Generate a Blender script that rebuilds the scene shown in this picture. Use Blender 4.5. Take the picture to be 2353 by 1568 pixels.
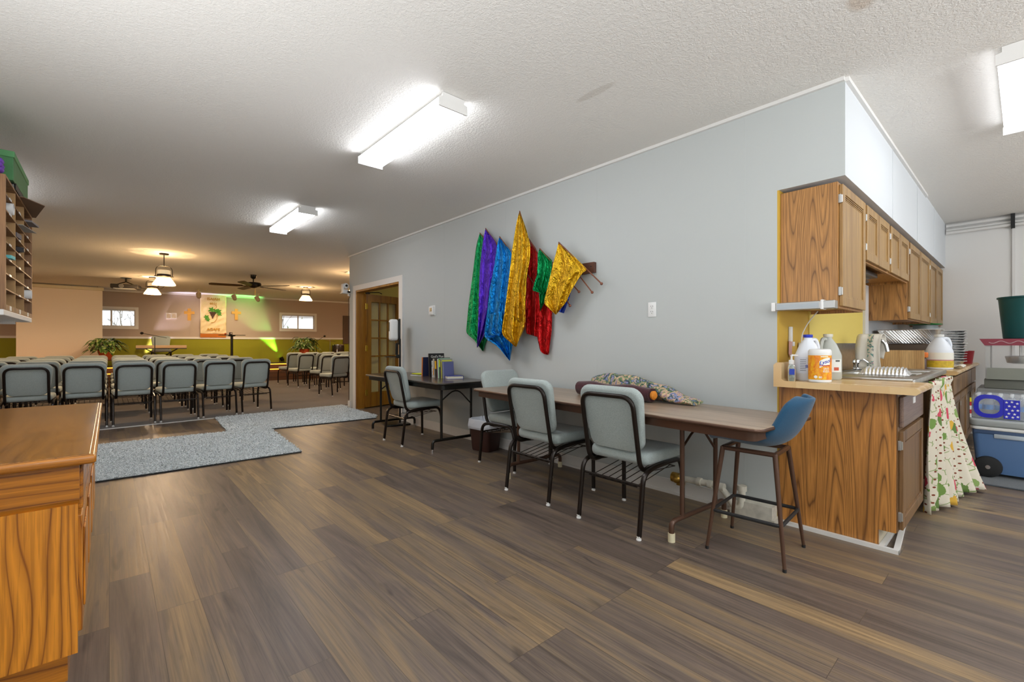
import bpy, bmesh, math, random
from mathutils import Vector, Matrix
for o in list(bpy.data.objects): bpy.data.objects.remove(o, do_unlink=True)
S = bpy.context.scene
C = S.collection
PI = math.pi
R = math.radians
random.seed(7)

# ------------------------------------------------------------------ camera, world, exposure
CAMZ = 1.14
YAW = math.atan(925.5 / 1046.0)
cam = bpy.data.cameras.new('camera'); camo = bpy.data.objects.new('camera', cam); C.objects.link(camo)
camo.location = (0, 0, CAMZ); camo.rotation_euler = (PI / 2, 0, -YAW)
cam.sensor_width = 36; cam.lens = 36 * 1046.0 / 2353.0; cam.shift_y = 5.0 / 2353.0; cam.clip_start = 0.05
S.camera = camo
S.view_settings.view_transform = 'Standard'; S.view_settings.look = 'None'
S.view_settings.gamma = 1; S.view_settings.use_curve_mapping = False
S.view_settings.exposure = 0.25
W = bpy.data.worlds.new('world'); S.world = W; W.use_nodes = True
W.node_tree.nodes['Background'].inputs[0].default_value = (0.86, 0.93, 1.0, 1)
W.node_tree.nodes['Background'].inputs[1].default_value = 1.7
FLUO = 16.0          # radiance of the fluorescent diffusers
def area_light(name, loc, rot, sx, sy, power, col, spread=180):
    l = bpy.data.lights.new(name, 'AREA'); l.shape = 'RECTANGLE'; l.size = sx; l.size_y = sy
    l.energy = power; l.color = col; l.spread = R(spread)
    o = bpy.data.objects.new(name, l); C.objects.link(o); o.location = loc; o.rotation_euler = rot
    return o
# added fill lights behind the camera, tilted up to brighten the ceiling
area_light('ceiling_fill_south', (1.2, -3.7, 1.4), (R(158), 0, 0), 2.6, 1.0, 210, (0.93, 0.96, 1.0), 150)
area_light('ceiling_fill_kitchen', (5.2, -3.7, 1.4), (R(158), 0, 0), 2.6, 1.0, 100, (0.93, 0.96, 1.0), 150)

area_light('ceiling_fill_west', (-.6, 1.0, .95), (0, R(-160), 0), .6, 3.6, 48, (0.93, 0.96, 1.0), 150)  # added fill beside the left wall, aimed up to lift the ceiling

# ------------------------------------------------------------------ placing helpers (photo measurements -> room coordinates)
_s, _c = math.sin(YAW), math.cos(YAW)
def ray(px, py):
    a = (px - 1176.5) / 1046.0; b = -(py - 789.0) / 1046.0
    return Vector((_s + _c * a, _c - _s * a, b))
def at_x(px, py, x):
    r = ray(px, py); t = x / r.x; return Vector((x, r.y * t, CAMZ + r.z * t))
def at_y(px, py, y):
    r = ray(px, py); t = y / r.y; return Vector((r.x * t, y, CAMZ + r.z * t))
def at_z(px, py, z):
    r = ray(px, py); t = (z - CAMZ) / r.z; return Vector((r.x * t, r.y * t, z))
FARB = 17.6
FANG = math.atan(-0.1)
def far_y(x): return FARB - 0.1 * x
def at_far(px, py, off=0.0):
    r = ray(px, py); t = (FARB - off) / (r.y + 0.1 * r.x); return Vector((r.x * t, r.y * t, CAMZ + r.z * t))

# ------------------------------------------------------------------ mesh helpers
class MB:
    def __init__(self): self.bm = bmesh.new()
    def box(self, x0, x1, y0, y1, z0, z1, bev=0.0, seg=2, M=None):
        r = bmesh.ops.create_cube(self.bm, size=1.0)
        vs = r['verts']
        for v in vs:
            v.co = Vector((x0 + (v.co.x + .5) * (x1 - x0), y0 + (v.co.y + .5) * (y1 - y0), z0 + (v.co.z + .5) * (z1 - z0)))
        if bev > 0:
            es = list({e for v in vs for e in v.link_edges})
            r = bmesh.ops.bevel(self.bm, geom=es, offset=bev, segments=seg, affect='EDGES', profile=.5)
            vs = list({v for f in r['faces'] for v in f.verts} | {v for v in vs if v.is_valid})
        if M is not None:
            for v in vs: v.co = M @ v.co
        return self
    def grid(self, rows, closed_u=False, closed_v=False, cap=False):
        vv = [[self.bm.verts.new(p) for p in row] for row in rows]
        n, m = len(vv), len(vv[0])
        for i in range(n if closed_v else n - 1):
            for j in range(m if closed_u else m - 1):
                a, b = vv[i], vv[(i + 1) % n]
                try: self.bm.faces.new((a[j], a[(j + 1) % m], b[(j + 1) % m], b[j]))
                except ValueError: pass
        if cap:
            try:
                self.bm.faces.new(list(reversed(vv[0]))); self.bm.faces.new(vv[-1])
            except ValueError: pass
        return self
    def tube(self, pts, r, n=10, closed=False, cap=True, sq=False):
        pts = [Vector(p) for p in pts]
        N = len(pts)
        rr = r if isinstance(r, (list, tuple)) else [r] * N
        tans = []
        for i in range(N):
            if closed: t = pts[(i + 1) % N] - pts[i - 1]
            else: t = pts[min(i + 1, N - 1)] - pts[max(i - 1, 0)]
            tans.append(t.normalized())
        up = Vector((0, 0, 1)) if abs(tans[0].z) < .9 else Vector((1, 0, 0))
        nrm = (up - tans[0] * up.dot(tans[0])).normalized()
        rows = []
        for i in range(N):
            t = tans[i]; nrm = (nrm - t * nrm.dot(t)).normalized(); bn = t.cross(nrm)
            row = []
            for k in range(n):
                a = 2 * PI * (k + .5) / n
                ca, sa = math.cos(a), math.sin(a)
                if sq:
                    m = (abs(ca) ** 4 + abs(sa) ** 4) ** .25; ca, sa = ca / m, sa / m
                row.append(pts[i] + (nrm * ca + bn * sa) * rr[i])
            rows.append(row)
        return self.grid(rows, closed_u=True, closed_v=closed, cap=cap and not closed)
    def lathe(self, prof, n=24, c=(0, 0, 0), cap=True, M=None):
        c = Vector(c); rows = []
        for r, z in prof:
            row = [Vector((r * math.cos(2 * PI * k / n), r * math.sin(2 * PI * k / n), z)) for k in range(n)]
            if M is not None: row = [M @ p for p in row]
            rows.append([p + c for p in row])
        return self.grid(rows, closed_u=True, cap=cap)
    def cyl(self, c, r, h, n=20, M=None): return self.lathe([(r, 0), (r, h)], n, c, True, M)
    def sphere(self, c, r, u=14, v=9, sc=(1, 1, 1)):
        c = Vector(c); rows = []
        for i in range(v + 1):
            a = -PI / 2 + PI * (i * .998 + .001 * v) / v
            rows.append([c + Vector((r * math.cos(a) * math.cos(2 * PI * k / u) * sc[0], r * math.cos(a) * math.sin(2 * PI * k / u) * sc[1], r * math.sin(a) * sc[2])) for k in range(u)])
        return self.grid(rows, closed_u=True, cap=True)
    def prism(self, poly, d0, d1, plane='xy'):
        def mk(p, d):
            if plane == 'xy': return Vector((p[0], p[1], d))
            if plane == 'xz': return Vector((p[0], d, p[1]))
            return Vector((d, p[0], p[1]))
        return self.grid([[mk(p, d0) for p in poly], [mk(p, d1) for p in poly]], closed_u=True, cap=True)
    def loft(self, rings, cap=True): return self.grid(rings, closed_u=True, cap=cap)
    def pad(self, outline, t, r, plane='xy', seg=4, M=None):
        """soft slab: outline(inset) -> list of 2d points, thickness t, edge radius r"""
        rings = []
        for i in range(seg + 1):
            a = PI / 2 * i / seg
            rings.append((r * (1 - math.sin(a)), r * (1 - math.cos(a))))
        prof = rings + [(i_, t - z_) for i_, z_ in reversed(rings)]
        rows = []
        for ins, z in prof:
            row = []
            for p in outline(ins):
                v = Vector((p[0], p[1], z)) if plane == 'xy' else (Vector((p[0], z, p[1])) if plane == 'xz' else Vector((z, p[0], p[1])))
                row.append(M @ v if M is not None else v)
            rows.append(row)
        return self.grid(rows, closed_u=True, cap=True)
    def tri(self, *pts):
        self.bm.faces.new([self.bm.verts.new(p) for p in pts]); return self
    def add_mesh(self, me, M=None):
        n0 = len(self.bm.verts); self.bm.from_mesh(me); self.bm.verts.ensure_lookup_table()
        if M is not None:
            for v in list(self.bm.verts)[n0:]: v.co = M @ v.co
        return self
    def xf(self, M):
        for v in self.bm.verts: v.co = M @ v.co
        return self
    def build(self, name, mat, parent=None, loc=None, rot=None, smooth=38, solid=0.0, sub=0):
        bmesh.ops.recalc_face_normals(self.bm, faces=self.bm.faces)
        me = bpy.data.meshes.new(name); self.bm.to_mesh(me); self.bm.free()
        if smooth:
            for p in me.polygons: p.use_smooth = True
            me.set_sharp_from_angle(angle=R(smooth))
        o = bpy.data.objects.new(name, me); C.objects.link(o)
        if mat is not None:
            for m in (mat if isinstance(mat, (list, tuple)) else [mat]): me.materials.append(m)
        if parent is not None: o.parent = parent
        if loc is not None: o.location = loc
        if rot is not None: o.rotation_euler = rot if isinstance(rot, (tuple, list)) else (0, 0, rot)
        if solid:
            md = o.modifiers.new('thickness', 'SOLIDIFY'); md.thickness = solid; md.offset = 0
        if sub:
            md = o.modifiers.new('smooth', 'SUBSURF'); md.levels = sub; md.render_levels = sub
        return o
def rrect(w, h, r, seg=5, cx=0, cy=0):
    def f(ins=0.0):
        W2, H2 = w / 2 - ins, h / 2 - ins; q = max(r - ins, .0008); out = []
        for sx, sy, a0 in ((1, 1, 0), (-1, 1, 90), (-1, -1, 180), (1, -1, 270)):
            for i in range(seg + 1):
                a = R(a0 + 90 * i / seg)
                out.append((cx + sx * (W2 - q) + q * math.cos(a), cy + sy * (H2 - q) + q * math.sin(a)))
        return out
    return f
def fillet(pts, rad, seg=5, closed=False):
    pts = [Vector(p) for p in pts]; N = len(pts); out = []
    for i, p in enumerate(pts):
        if not closed and i in (0, N - 1): out.append(p); continue
        a, b = pts[i - 1], pts[(i + 1) % N]
        d1, d2 = (a - p), (b - p); l1, l2 = d1.length, d2.length; d1.normalize(); d2.normalize()
        q = min(rad, l1 * .49, l2 * .49)
        s, e = p + d1 * q, p + d2 * q
        for k in range(seg + 1):
            t = k / seg; out.append(s * (1 - t) ** 2 + p * 2 * t * (1 - t) + e * t * t)
    return out
def text_mesh(s, size, extrude=.001, align='CENTER', bold=False, shear=0):
    cu = bpy.data.curves.new('t', 'FONT'); cu.body = s; cu.size = size; cu.extrude = extrude
    cu.align_x = align; cu.align_y = 'CENTER'; cu.resolution_u = 3; cu.shear = shear
    if bold: cu.offset = size * .02
    o = bpy.data.objects.new('t', cu); C.objects.link(o)
    dg = bpy.context.evaluated_depsgraph_get(); dg.update()
    me = bpy.data.meshes.new_from_object(o.evaluated_get(dg))
    bpy.data.objects.remove(o, do_unlink=True); bpy.data.curves.remove(cu)
    return me
def thing(name, label, cat, loc=(0, 0, 0), rz=0, group=None):
    o = bpy.data.objects.new(name, None); C.objects.link(o); o.empty_display_size = .1
    o.location = loc; o.rotation_euler = (0, 0, rz); return tag(o, label, cat, group)
def tag(o, label, cat, group=None):
    o['label'] = label; o['category'] = cat
    if group: o['group'] = group
    return o
def struct(o): o['kind'] = 'structure'; return o
def lab(o, s): o['label'] = s; return o
def copy_tree(o, parent=None):
    c = o.copy(); C.objects.link(c)
    if parent is not None: c.parent = parent
    for ch in list(o.children): copy_tree(ch, c)
    return c

# ------------------------------------------------------------------ materials
def lin(h):
    if isinstance(h, str):
        h = h.lstrip('#'); v = [int(h[i:i + 2], 16) / 255 for i in (0, 2, 4)]
    else: v = [c / 255 for c in h]
    return tuple(c / 12.92 if c <= .04045 else ((c + .055) / 1.055) ** 2.4 for c in v) + (1,)
class NT:
    def __init__(self, name):
        self.m = bpy.data.materials.new(name); self.m.use_nodes = True
        self.n = self.m.node_tree.nodes; self.l = self.m.node_tree.links
        self.b = self.n['Principled BSDF']; self.out = self.n['Material Output']
    def new(self, t, **k):
        nd = self.n.new(t)
        for a, v in k.items(): setattr(nd, a, v)
        return nd
    def set(self, nd, **k):
        for a, v in k.items(): nd.inputs[a.replace('_', ' ')].default_value = v
        return nd
    def link(self, a, b): self.l.new(a, b)
    def coord(self, scale=(1, 1, 1), rot=(0, 0, 0), loc=(0, 0, 0)):
        tc = self.new('ShaderNodeTexCoord'); mp = self.new('ShaderNodeMapping')
        mp.inputs['Scale'].default_value = scale; mp.inputs['Rotation'].default_value = rot; mp.inputs['Location'].default_value = loc
        self.link(tc.outputs['Object'], mp.inputs[0]); return mp.outputs[0]
    def noise(self, vec, scale, detail=3, rough=.5, dist=0.0):
        n = self.new('ShaderNodeTexNoise'); self.set(n, Scale=scale, Detail=detail, Roughness=rough, Distortion=dist)
        self.link(vec, n.inputs['Vector']); return n.outputs['Fac']
    def ramp(self, fac, stops, interp='LINEAR'):
        r = self.new('ShaderNodeValToRGB'); r.color_ramp.interpolation = interp
        e = r.color_ramp.elements
        while len(e) < len(stops): e.new(.5)
        for el, (p, c) in zip(e, stops): el.position = p; el.color = c if len(c) == 4 else tuple(c) + (1,)
        self.link(fac, r.inputs[0]); return r.outputs['Color']
    def math(self, op, a, b=None, c=None):
        n = self.new('ShaderNodeMath', operation=op)
        for i, v in enumerate((a, b, c)):
            if v is None: continue
            if isinstance(v, (int, float)): n.inputs[i].default_value = v
            else: self.link(v, n.inputs[i])
        return n.outputs[0]
    def mix(self, fac, a, b, blend='MIX'):
        n = self.new('ShaderNodeMix', data_type='RGBA', blend_type=blend)
        for i, v in ((0, fac), (6, a), (7, b)):
            if isinstance(v, (int, float)): n.inputs[i].default_value = v
            elif isinstance(v, tuple): n.inputs[i].default_value = v
            else: self.link(v, n.inputs[i])
        return n.outputs[2]
    def bump(self, h, strength=.2, dist=.01):
        b = self.new('ShaderNodeBump'); b.inputs['Strength'].default_value = strength; b.inputs['Distance'].default_value = dist
        self.link(h, b.inputs['Height']); self.link(b.outputs[0], self.b.inputs['Normal'])
def pm(name, col, rough=.5, metal=0.0, bump=None, var=None, coat=0.0, spec=None, trans=0.0, alpha=1.0, sheen=0.0, emit=None):
    t = NT(name); b = t.b; c = lin(col)
    b.inputs['Base Color'].default_value = c; b.inputs['Roughness'].default_value = rough; b.inputs['Metallic'].default_value = metal
    b.inputs['Coat Weight'].default_value = coat; b.inputs['Transmission Weight'].default_value = trans; b.inputs['Alpha'].default_value = alpha
    b.inputs['Sheen Weight'].default_value = sheen
    if spec is not None: b.inputs['Specular IOR Level'].default_value = spec
    vec = t.coord()
    if var:
        f = t.noise(vec, var[0], 4)
        d = tuple(x * (1 - var[1]) for x in c[:3]) + (1,); u = tuple(min(1, x * (1 + var[1])) for x in c[:3]) + (1,)
        t.link(t.ramp(f, [(.3, d), (.7, u)]), b.inputs['Base Color'])
    if bump: t.bump(t.noise(vec, bump[0], 3), bump[1], bump[2] if len(bump) > 2 else .004)
    if emit: b.inputs['Emission Color'].default_value = lin(emit[0]); b.inputs['Emission Strength'].default_value = emit[1]
    return t.m
def wood(name, light, dark, axis='z', rough=.4, freq=7.0, st=.1, coat=.0, seed=0.0, mid=None, scale=2.2):
    """contour lines of a stretched noise make the cathedral grain"""
    t = NT(name)
    sc = {'x': (st, 1, 1), 'y': (1, st, 1), 'z': (1, 1, st)}[axis]
    v = t.coord(scale=tuple(s * scale for s in sc), loc=(seed, seed * 1.7, seed * .6))
    n = t.noise(v, 1.6, 1.5, .45, .15)
    k = t.math('MULTIPLY', n, freq); f = t.math('PINGPONG', k, .5)
    f = t.math('MULTIPLY', f, 2.0)
    L, D = lin(light), lin(dark); Md = lin(mid) if mid else tuple(a * .72 + b * .28 for a, b in zip(L, D))
    col = t.ramp(f, [(0.0, D), (.16, tuple(a * .55 + b * .45 for a, b in zip(L, D))), (.42, Md), (1.0, L)])
    sc2 = tuple(60 if s == 1 else 2.2 for s in sc)
    p = t.noise(t.coord(scale=sc2), 2.4, 2, .6)
    pr = t.ramp(p, [(.42, (.62, .58, .55, 1)), (.56, (1, 1, 1, 1))])
    c2 = t.mix(.55, col, pr, 'MULTIPLY')
    t.link(c2, t.b.inputs['Base Color']); t.b.inputs['Roughness'].default_value = rough; t.b.inputs['Coat Weight'].default_value = coat
    t.b.inputs['Coat Roughness'].default_value = .2
    t.bump(p, .06, .002)
    return t.m
def glow(name, col, s):
    t = NT(name); t.b.inputs['Base Color'].default_value = lin(col); t.b.inputs['Emission Color'].default_value = lin(col)
    t.b.inputs['Emission Strength'].default_value = s; return t.m
def clear(name, col, mixf=.12, rough=.05, glass=True):
    t = NT(name); tr = t.new('ShaderNodeBsdfTransparent'); tr.inputs[0].default_value = lin(col)
    t.b.inputs['Base Color'].default_value = lin(col); t.b.inputs['Roughness'].default_value = rough
    mx = t.new('ShaderNodeMixShader'); mx.inputs[0].default_value = mixf
    t.link(tr.outputs[0], mx.inputs[1]); t.link(t.b.outputs[0], mx.inputs[2]); t.link(mx.outputs[0], t.out.inputs[0]); return t.m

M = {}
def floor_material():
    t = NT('vinyl_plank'); rz = (0, 0, R(90))
    v = t.coord(rot=rz)
    br = t.new('ShaderNodeTexBrick', offset=.37, offset_frequency=3, squash=1.0)
    t.set(br, Color1=(0, 0, 0, 1), Color2=(1, 1, 1, 1), Mortar=(.5, .5, .5, 1), Scale=1.0)
    br.inputs['Mortar Size'].default_value = .0012; br.inputs['Brick Width'].default_value = 1.22; br.inputs['Row Height'].default_value = .152
    t.link(v, br.inputs['Vector'])
    rnd = t.math('MULTIPLY', br.outputs['Color'], 1.0)
    tc = t.new('ShaderNodeTexCoord'); cb = t.new('ShaderNodeCombineXYZ'); off = t.math('MULTIPLY', rnd, 23.0)
    t.link(off, cb.inputs[0]); t.link(off, cb.inputs[2])
    add = t.new('ShaderNodeVectorMath', operation='ADD'); t.link(tc.outputs['Object'], add.inputs[0]); t.link(cb.outputs[0], add.inputs[1])
    def mp(s):
        m = t.new('ShaderNodeMapping'); m.inputs['Scale'].default_value = s; t.link(add.outputs[0], m.inputs[0]); return m.outputs[0]
    big = t.noise(mp((11, .8, 1)), 1.0, 5, .62, .8)
    fine = t.noise(mp((120, 2.0, 1)), 1.0, 4, .65)
    mx = t.math('ADD', t.math('MULTIPLY', rnd, .24), t.math('MULTIPLY', big, .92))
    col = t.ramp(mx, [(.30, lin('4a413c')), (.42, lin('61544b')), (.52, lin('6b5d54')), (.60, lin('786857')), (.70, lin('857056')), (.84, lin('9c8260'))])
    gr = t.ramp(fine, [(.36, (.42, .42, .44, 1)), (.50, (.86, .86, .86, 1)), (.64, (1.15, 1.13, 1.1, 1))])
    c = t.mix(.6, col, gr, 'MULTIPLY')
    blot = t.noise(mp((10, 1.8, 1)), 1.0, 2, .5, 1.0)
    kb = t.ramp(blot, [(.66, (1, 1, 1, 1)), (.76, (.42, .42, .46, 1))])
    c = t.mix(.8, c, kb, 'MULTIPLY')
    c = t.mix(t.math('MULTIPLY', br.outputs['Fac'], .55), c, lin('1d1712'))
    t.link(c, t.b.inputs['Base Color'])
    rr = t.ramp(fine, [(.3, (.36, .36, .36, 1)), (.7, (.48, .48, .48, 1))]); t.link(rr, t.b.inputs['Roughness'])
    t.bump(fine, .12, .002); return t.m
def ceiling_material():
    t = NT('textured_ceiling_paint'); v = t.coord()
    n1 = t.noise(v, 58, 3, .6, .8); n2 = t.noise(v, 130, 2)
    h = t.math('ADD', t.ramp(n1, [(.42, (0, 0, 0, 1)), (.6, (1, 1, 1, 1))]), t.math('MULTIPLY', n2, .4))
    base = lin('e2dfd9')
    def spot(x, y, rx, ry, edge):
        m = t.coord(scale=(1 / rx, 1 / ry, 0), loc=(-x / rx, -y / ry, 0))
        ln = t.new('ShaderNodeVectorMath', operation='LENGTH'); t.link(m, ln.inputs[0])
        return t.ramp(ln.outputs['Value'], [(edge, (1, 1, 1, 1)), (1.0, (0, 0, 0, 1))])
    s1 = spot(2.55, .50, .09, .06, .55); s2 = spot(2.25, 1.77, .035, .16, .8)
    c = t.mix(t.math('MULTIPLY', s1, .5), base, lin('b79f86')); c = t.mix(t.math('MULTIPLY', s2, .35), c, lin('b3aa9d'))
    t.link(c, t.b.inputs['Base Color']); t.b.inputs['Roughness'].default_value = .85
    t.bump(h, .36, .005); return t.m
def fabric(name, a, b, scale=420, rough=.9):
    t = NT(name); v = t.coord(); n = t.noise(v, scale, 2, .7)
    t.link(t.ramp(n, [(.32, lin(a)), (.68, lin(b))]), t.b.inputs['Base Color']); t.b.inputs['Roughness'].default_value = rough
    t.b.inputs['Sheen Weight'].default_value = .25
    t.bump(n, .35, .002); return t.m
def lame(name, col, rough=.3):
    t = NT(name); c = lin(col); v = t.coord(scale=(1, 1, .55)); n = t.noise(v, 17, 3, .6, 1.6); n2 = t.noise(v, 90, 2, .6)
    t.b.inputs['Base Color'].default_value = c; t.b.inputs['Metallic'].default_value = .8; t.b.inputs['Roughness'].default_value = rough
    t.link(t.ramp(n, [(.3, tuple(x * .72 for x in c[:3])), (.7, tuple(min(1, x * 1.15) for x in c[:3]))]), t.b.inputs['Base Color'])
    t.bump(t.math('ADD', n, t.math('MULTIPLY', n2, .10)), .75, .035); return t.m

M['wall'] = pm('grey_wall_paint', 'bdc1bf', .75, bump=(180, .08, .002))
M['white_wall'] = pm('pale_wall_paint', 'cdd0d2', .75, bump=(180, .08, .002))
M['taupe'] = pm('taupe_wall_paint', 'b2a294', .8)
M['olive'] = pm('olive_wall_paint', '8f8f0a', .7)
M['gold_wall'] = pm('gold_wall_paint', 'c9a23c', .7)
M['yellow_wall'] = pm('yellow_wall_paint', 'd8c060', .7)
M['trim'] = pm('white_trim_paint', 'dedcd8', .45)
M['floor'] = floor_material(); M['ceiling'] = ceiling_material()
M['carpet'] = fabric('brown_carpet', '2b231d', '4c4036', 160, .95)
M['oak'] = wood('oak_laminate', 'cb8b44', '744a22', 'z', .42, 34, .06, seed=3.0, scale=3.4)
M['oak_side'] = wood('oak_laminate_upper', 'bd884c', '7a5530', 'z', .42, 34, .06, seed=9.0, scale=3.4)
M['oak_door'] = wood('pale_oak_door', 'ab8750', '8f6b3c', 'z', .4, 9, .05, seed=1.0)
M['oak_dark'] = wood('worn_oak_door', '86643f', '5a402a', 'z', .4, 6, .05, seed=5.0)
M['desk'] = wood('golden_oak_veneer', 'e8962a', '8c4c10', 'z', .35, 26, .15, coat=.3, seed=6.3, scale=2.2)
M['desk_h'] = wood('golden_oak_rail', 'cc801f', '7d4410', 'y', .35, 18, .1, coat=.3, seed=2.0)
M['desk_top'] = wood('golden_oak_top', 'a96d1e', '80500f', 'y', .26, 14, .2, coat=.45, seed=4.0)
M['desk_x'] = wood('golden_oak_edge', 'cc801f', '7d4410', 'x', .3, 18, .1, coat=.4, seed=2.0)
M['sorter'] = wood('walnut_laminate', '9c7148', '6b4a2c', 'z', .5, 6, .06, seed=8.0)
M['sorter_in'] = pm('sorter_board', 'b58e5c', .6, var=(14, .1))
M['door_oak'] = wood('stained_oak_door', 'a5701f', '7a4c14', 'z', .4, 6, .07, seed=12.0)
M['black'] = pm('black_metal', '17150f', .32, .2)
M['brown_black'] = pm('bronze_black_metal', '241c17', .3, .5)
M['table_b'] = wood('dark_walnut_laminate', '5a4a3e', '3f332a', 'y', .25, 5, .06, coat=.2)
M['table_a'] = wood('walnut_table_laminate', 'b09b86', '8a7662', 'y', .3, 6, .04, seed=2.2)
M['brown_metal'] = pm('brown_enamel_metal', '5a4032', .32, .35)
M['chair_fabric'] = fabric('grey_green_upholstery', '86918f', 'bdc8c5')
M['blue'] = fabric('teal_blue_upholstery', '103c5a', '1f5678', 600)
M['white_plastic'] = pm('white_plastic', 'e6e6e4', .35)
M['chrome'] = pm('chrome', 'dcdcdc', .12, 1.0)
M['steel'] = pm('brushed_steel', 'b9b7b2', .3, 1.0, var=(30, .12))
M['alu'] = pm('aluminium', 'b4b2ae', .4, .9)
M['foil'] = pm('foil', 'e6e6e6', .28, .78, bump=(40, .3, .006))
M['dark_pan'] = pm('dark_steel_pan', '6a5f58', .35, .9)
M['counter'] = None
M['rubber'] = pm('black_rubber', '1c1c1d', .6)
M['cream'] = pm('cream_plastic', 'd9cfae', .5)
M['brass'] = pm('old_brass', 'b08a3c', .4, .8, bump=(80, .4))
M['glassp'] = clear('window_glass', 'ffffff', .06, .02)
M['frost'] = clear('ribbed_lamp_glass', 'fff2d8', .45, .3)
M['film'] = clear('clear_plastic', 'f3f6fa', .22, .12)
M['rug'] = None
def rug_mat():
    t = NT('grey_shag'); v = t.coord(); n = t.noise(v, 90, 3, .7); n2 = t.noise(v, 5, 3)
    c = t.ramp(n, [(.28, lin('a3adb0')), (.5, lin('dfe6e8')), (.72, lin('ffffff'))])
    c = t.mix(.35, c, t.ramp(n2, [(.3, (.8, .8, .8, 1)), (.7, (1, 1, 1, 1))]), 'MULTIPLY')
    t.link(c, t.b.inputs['Base Color']); t.b.inputs['Roughness'].default_value = .9; return t.m
M['rug'] = rug_mat()
def counter_mat():
    t = NT('butcher_block_laminate'); v = t.coord(rot=(0, 0, R(90)))
    br = t.new('ShaderNodeTexBrick', offset=.4, offset_frequency=2)
    t.set(br, Color1=(0, 0, 0, 1), Color2=(1, 1, 1, 1), Mortar=(.5, .5, .5, 1), Scale=1.0)
    br.inputs['Mortar Size'].default_value = .0; br.inputs['Brick Width'].default_value = .22; br.inputs['Row Height'].default_value = .045
    t.link(v, br.inputs['Vector'])
    n = t.noise(t.coord(scale=(30, 3, 3)), 1.5, 2)
    f = t.math('ADD', t.math('MULTIPLY', br.outputs['Color'], .6), t.math('MULTIPLY', n, .4))
    t.link(t.ramp(f, [(.15, lin('c09a66')), (.5, lin('d4b07c')), (.85, lin('e0c392'))]), t.b.inputs['Base Color'])
    t.b.inputs['Roughness'].default_value = .22; return t.m
M['counter'] = counter_mat()
M['splash'] = wood('pale_splash_laminate', 'd9b27a', 'bd935c', 'z', .4, 6, .06, seed=4.4)
def tapestry():
    t = NT('floral_tapestry'); v = t.coord(); 
    n0 = t.noise(v, 24, 2.5, .55, 1.0); nb = t.noise(v, 11, 1.5)
    f = t.math('FRACT', t.math('ADD', t.math('MULTIPLY', n0, 3.0), t.math('MULTIPLY', nb, 1.6)))
    c = t.ramp(f, [(0, lin('30403f')), (.12, lin('66835c')), (.26, lin('8e9d74')), (.38, lin('c99d85')), (.52, lin('e0cda9')), (.62, lin('b97a70')), (.74, lin('9a9dbd')), (.88, lin('7a8fb8')), (.95, lin('2f3448'))])
    n = t.noise(v, 170, 2); c = t.mix(.5, c, t.ramp(n, [(.38, (.55, .55, .55, 1)), (.6, (1.1, 1.1, 1.1, 1))]), 'MULTIPLY')
    t.link(c, t.b.inputs['Base Color']); t.b.inputs['Roughness'].default_value = .9; t.bump(n0, .5, .01); return t.m
M['tapestry'] = tapestry()
M['velvet'] = fabric('burgundy_velvet', '2c0610', '4a1020', 90)
# ------------------------------------------------------------------ the setting
HC = 2.69; WX = 3.21
def sbox(name, mat, *boxes, **k):
    m = MB()
    for b in boxes: m.box(*b)
    return struct(m.build(name, mat, smooth=0, **k))
def edge_y(x): return 8.045 + .08 * x
m = MB(); m.prism([(-5, -4.1), (8.3, -4.1), (8.3, 8.0), (3.3, 8.0), (3.3, edge_y(3.3)), (-5, edge_y(-5))], -.06, 0); struct(m.build('floor', M['floor'], smooth=0))
m = MB(); m.prism([(-5.1, edge_y(-5.1) + .03), (3.3, edge_y(3.3) + .03), (9.1, 8.1), (9.1, 18.6), (-5.1, 18.6)], -.06, .004); struct(m.build('floor_sanctuary', M['carpet'], smooth=0))
m = MB(); m.prism([(-5, edge_y(-5)), (3.2, edge_y(3.2)), (3.2, edge_y(3.2) + .035), (-5, edge_y(-5) + .035)], -.01, .008); struct(m.build('trim_1', M['trim'], smooth=0))
sbox('ceiling', M['ceiling'], (-5.2, 9.2, -4.2, 18.7, HC, HC + .06))
# flag wall with the doorway, its seams and trims
sbox('wall_right', M['wall'], (WX, WX + .12, 1.06, 6.12, 0, HC), (WX, WX + .12, 6.12, 7.70, 2.06, HC), (WX, WX + .12, 7.70, 8.0, 0, HC),
     *[(WX - .0007, WX, y, y + .004, .1, HC) for y in (1.257, 2.50, 3.72, 4.94)])
sbox('wall_soffit', M['white_wall'], (WX + .004, 8.15, .70, 1.06, 2.12, HC), (4.62, 4.63, .697, .70, 2.12, HC), (5.84, 5.85, .697, .70, 2.12, HC), (7.06, 7.07, .697, .70, 2.12, HC))
sbox('wall_soffit_end', M['wall'], (WX, WX + .004, .70, 1.06, 2.12, HC))
sbox('wall_kitchen_left', M['gold_wall'], (WX, 5.62, 1.05, 1.06, 0, 2.12))
sbox('wall_kitchen_right', M['white_wall'], (5.62, 8.15, 1.05, 1.06, 0, 2.12))
sbox('wall_kitchen_back', pm('white_kitchen_paint', 'e2e0dc', .75), (8.15, 8.27, -4.1, 1.17, 0, HC))
sbox('wall_left', M['wall'], (-.92, -.8, -4.1, -.1, 0, HC), (-.92, -.8, 2.9, 5.4, 0, HC), (-.92, -.8, -.1, 2.9, 0, 1.0), (-.92, -.8, -.1, 2.9, 2.1, HC))  # opening cut to go with the added west fill light
sbox('wall_left_return', M['wall'], (-5, -.8, 5.4, 5.52, 0, HC))
sbox('wall_south', M['wall'], (-.9, 8.2, -4.1, -3.98, 0, .8), (-.9, 8.2, -4.1, -3.98, 2.3, HC), (-.9, -.1, -4.1, -3.98, .8, 2.3), (2.5, 3.9, -4.1, -3.98, .8, 2.3), (6.5, 8.2, -4.1, -3.98, .8, 2.3))
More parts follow.
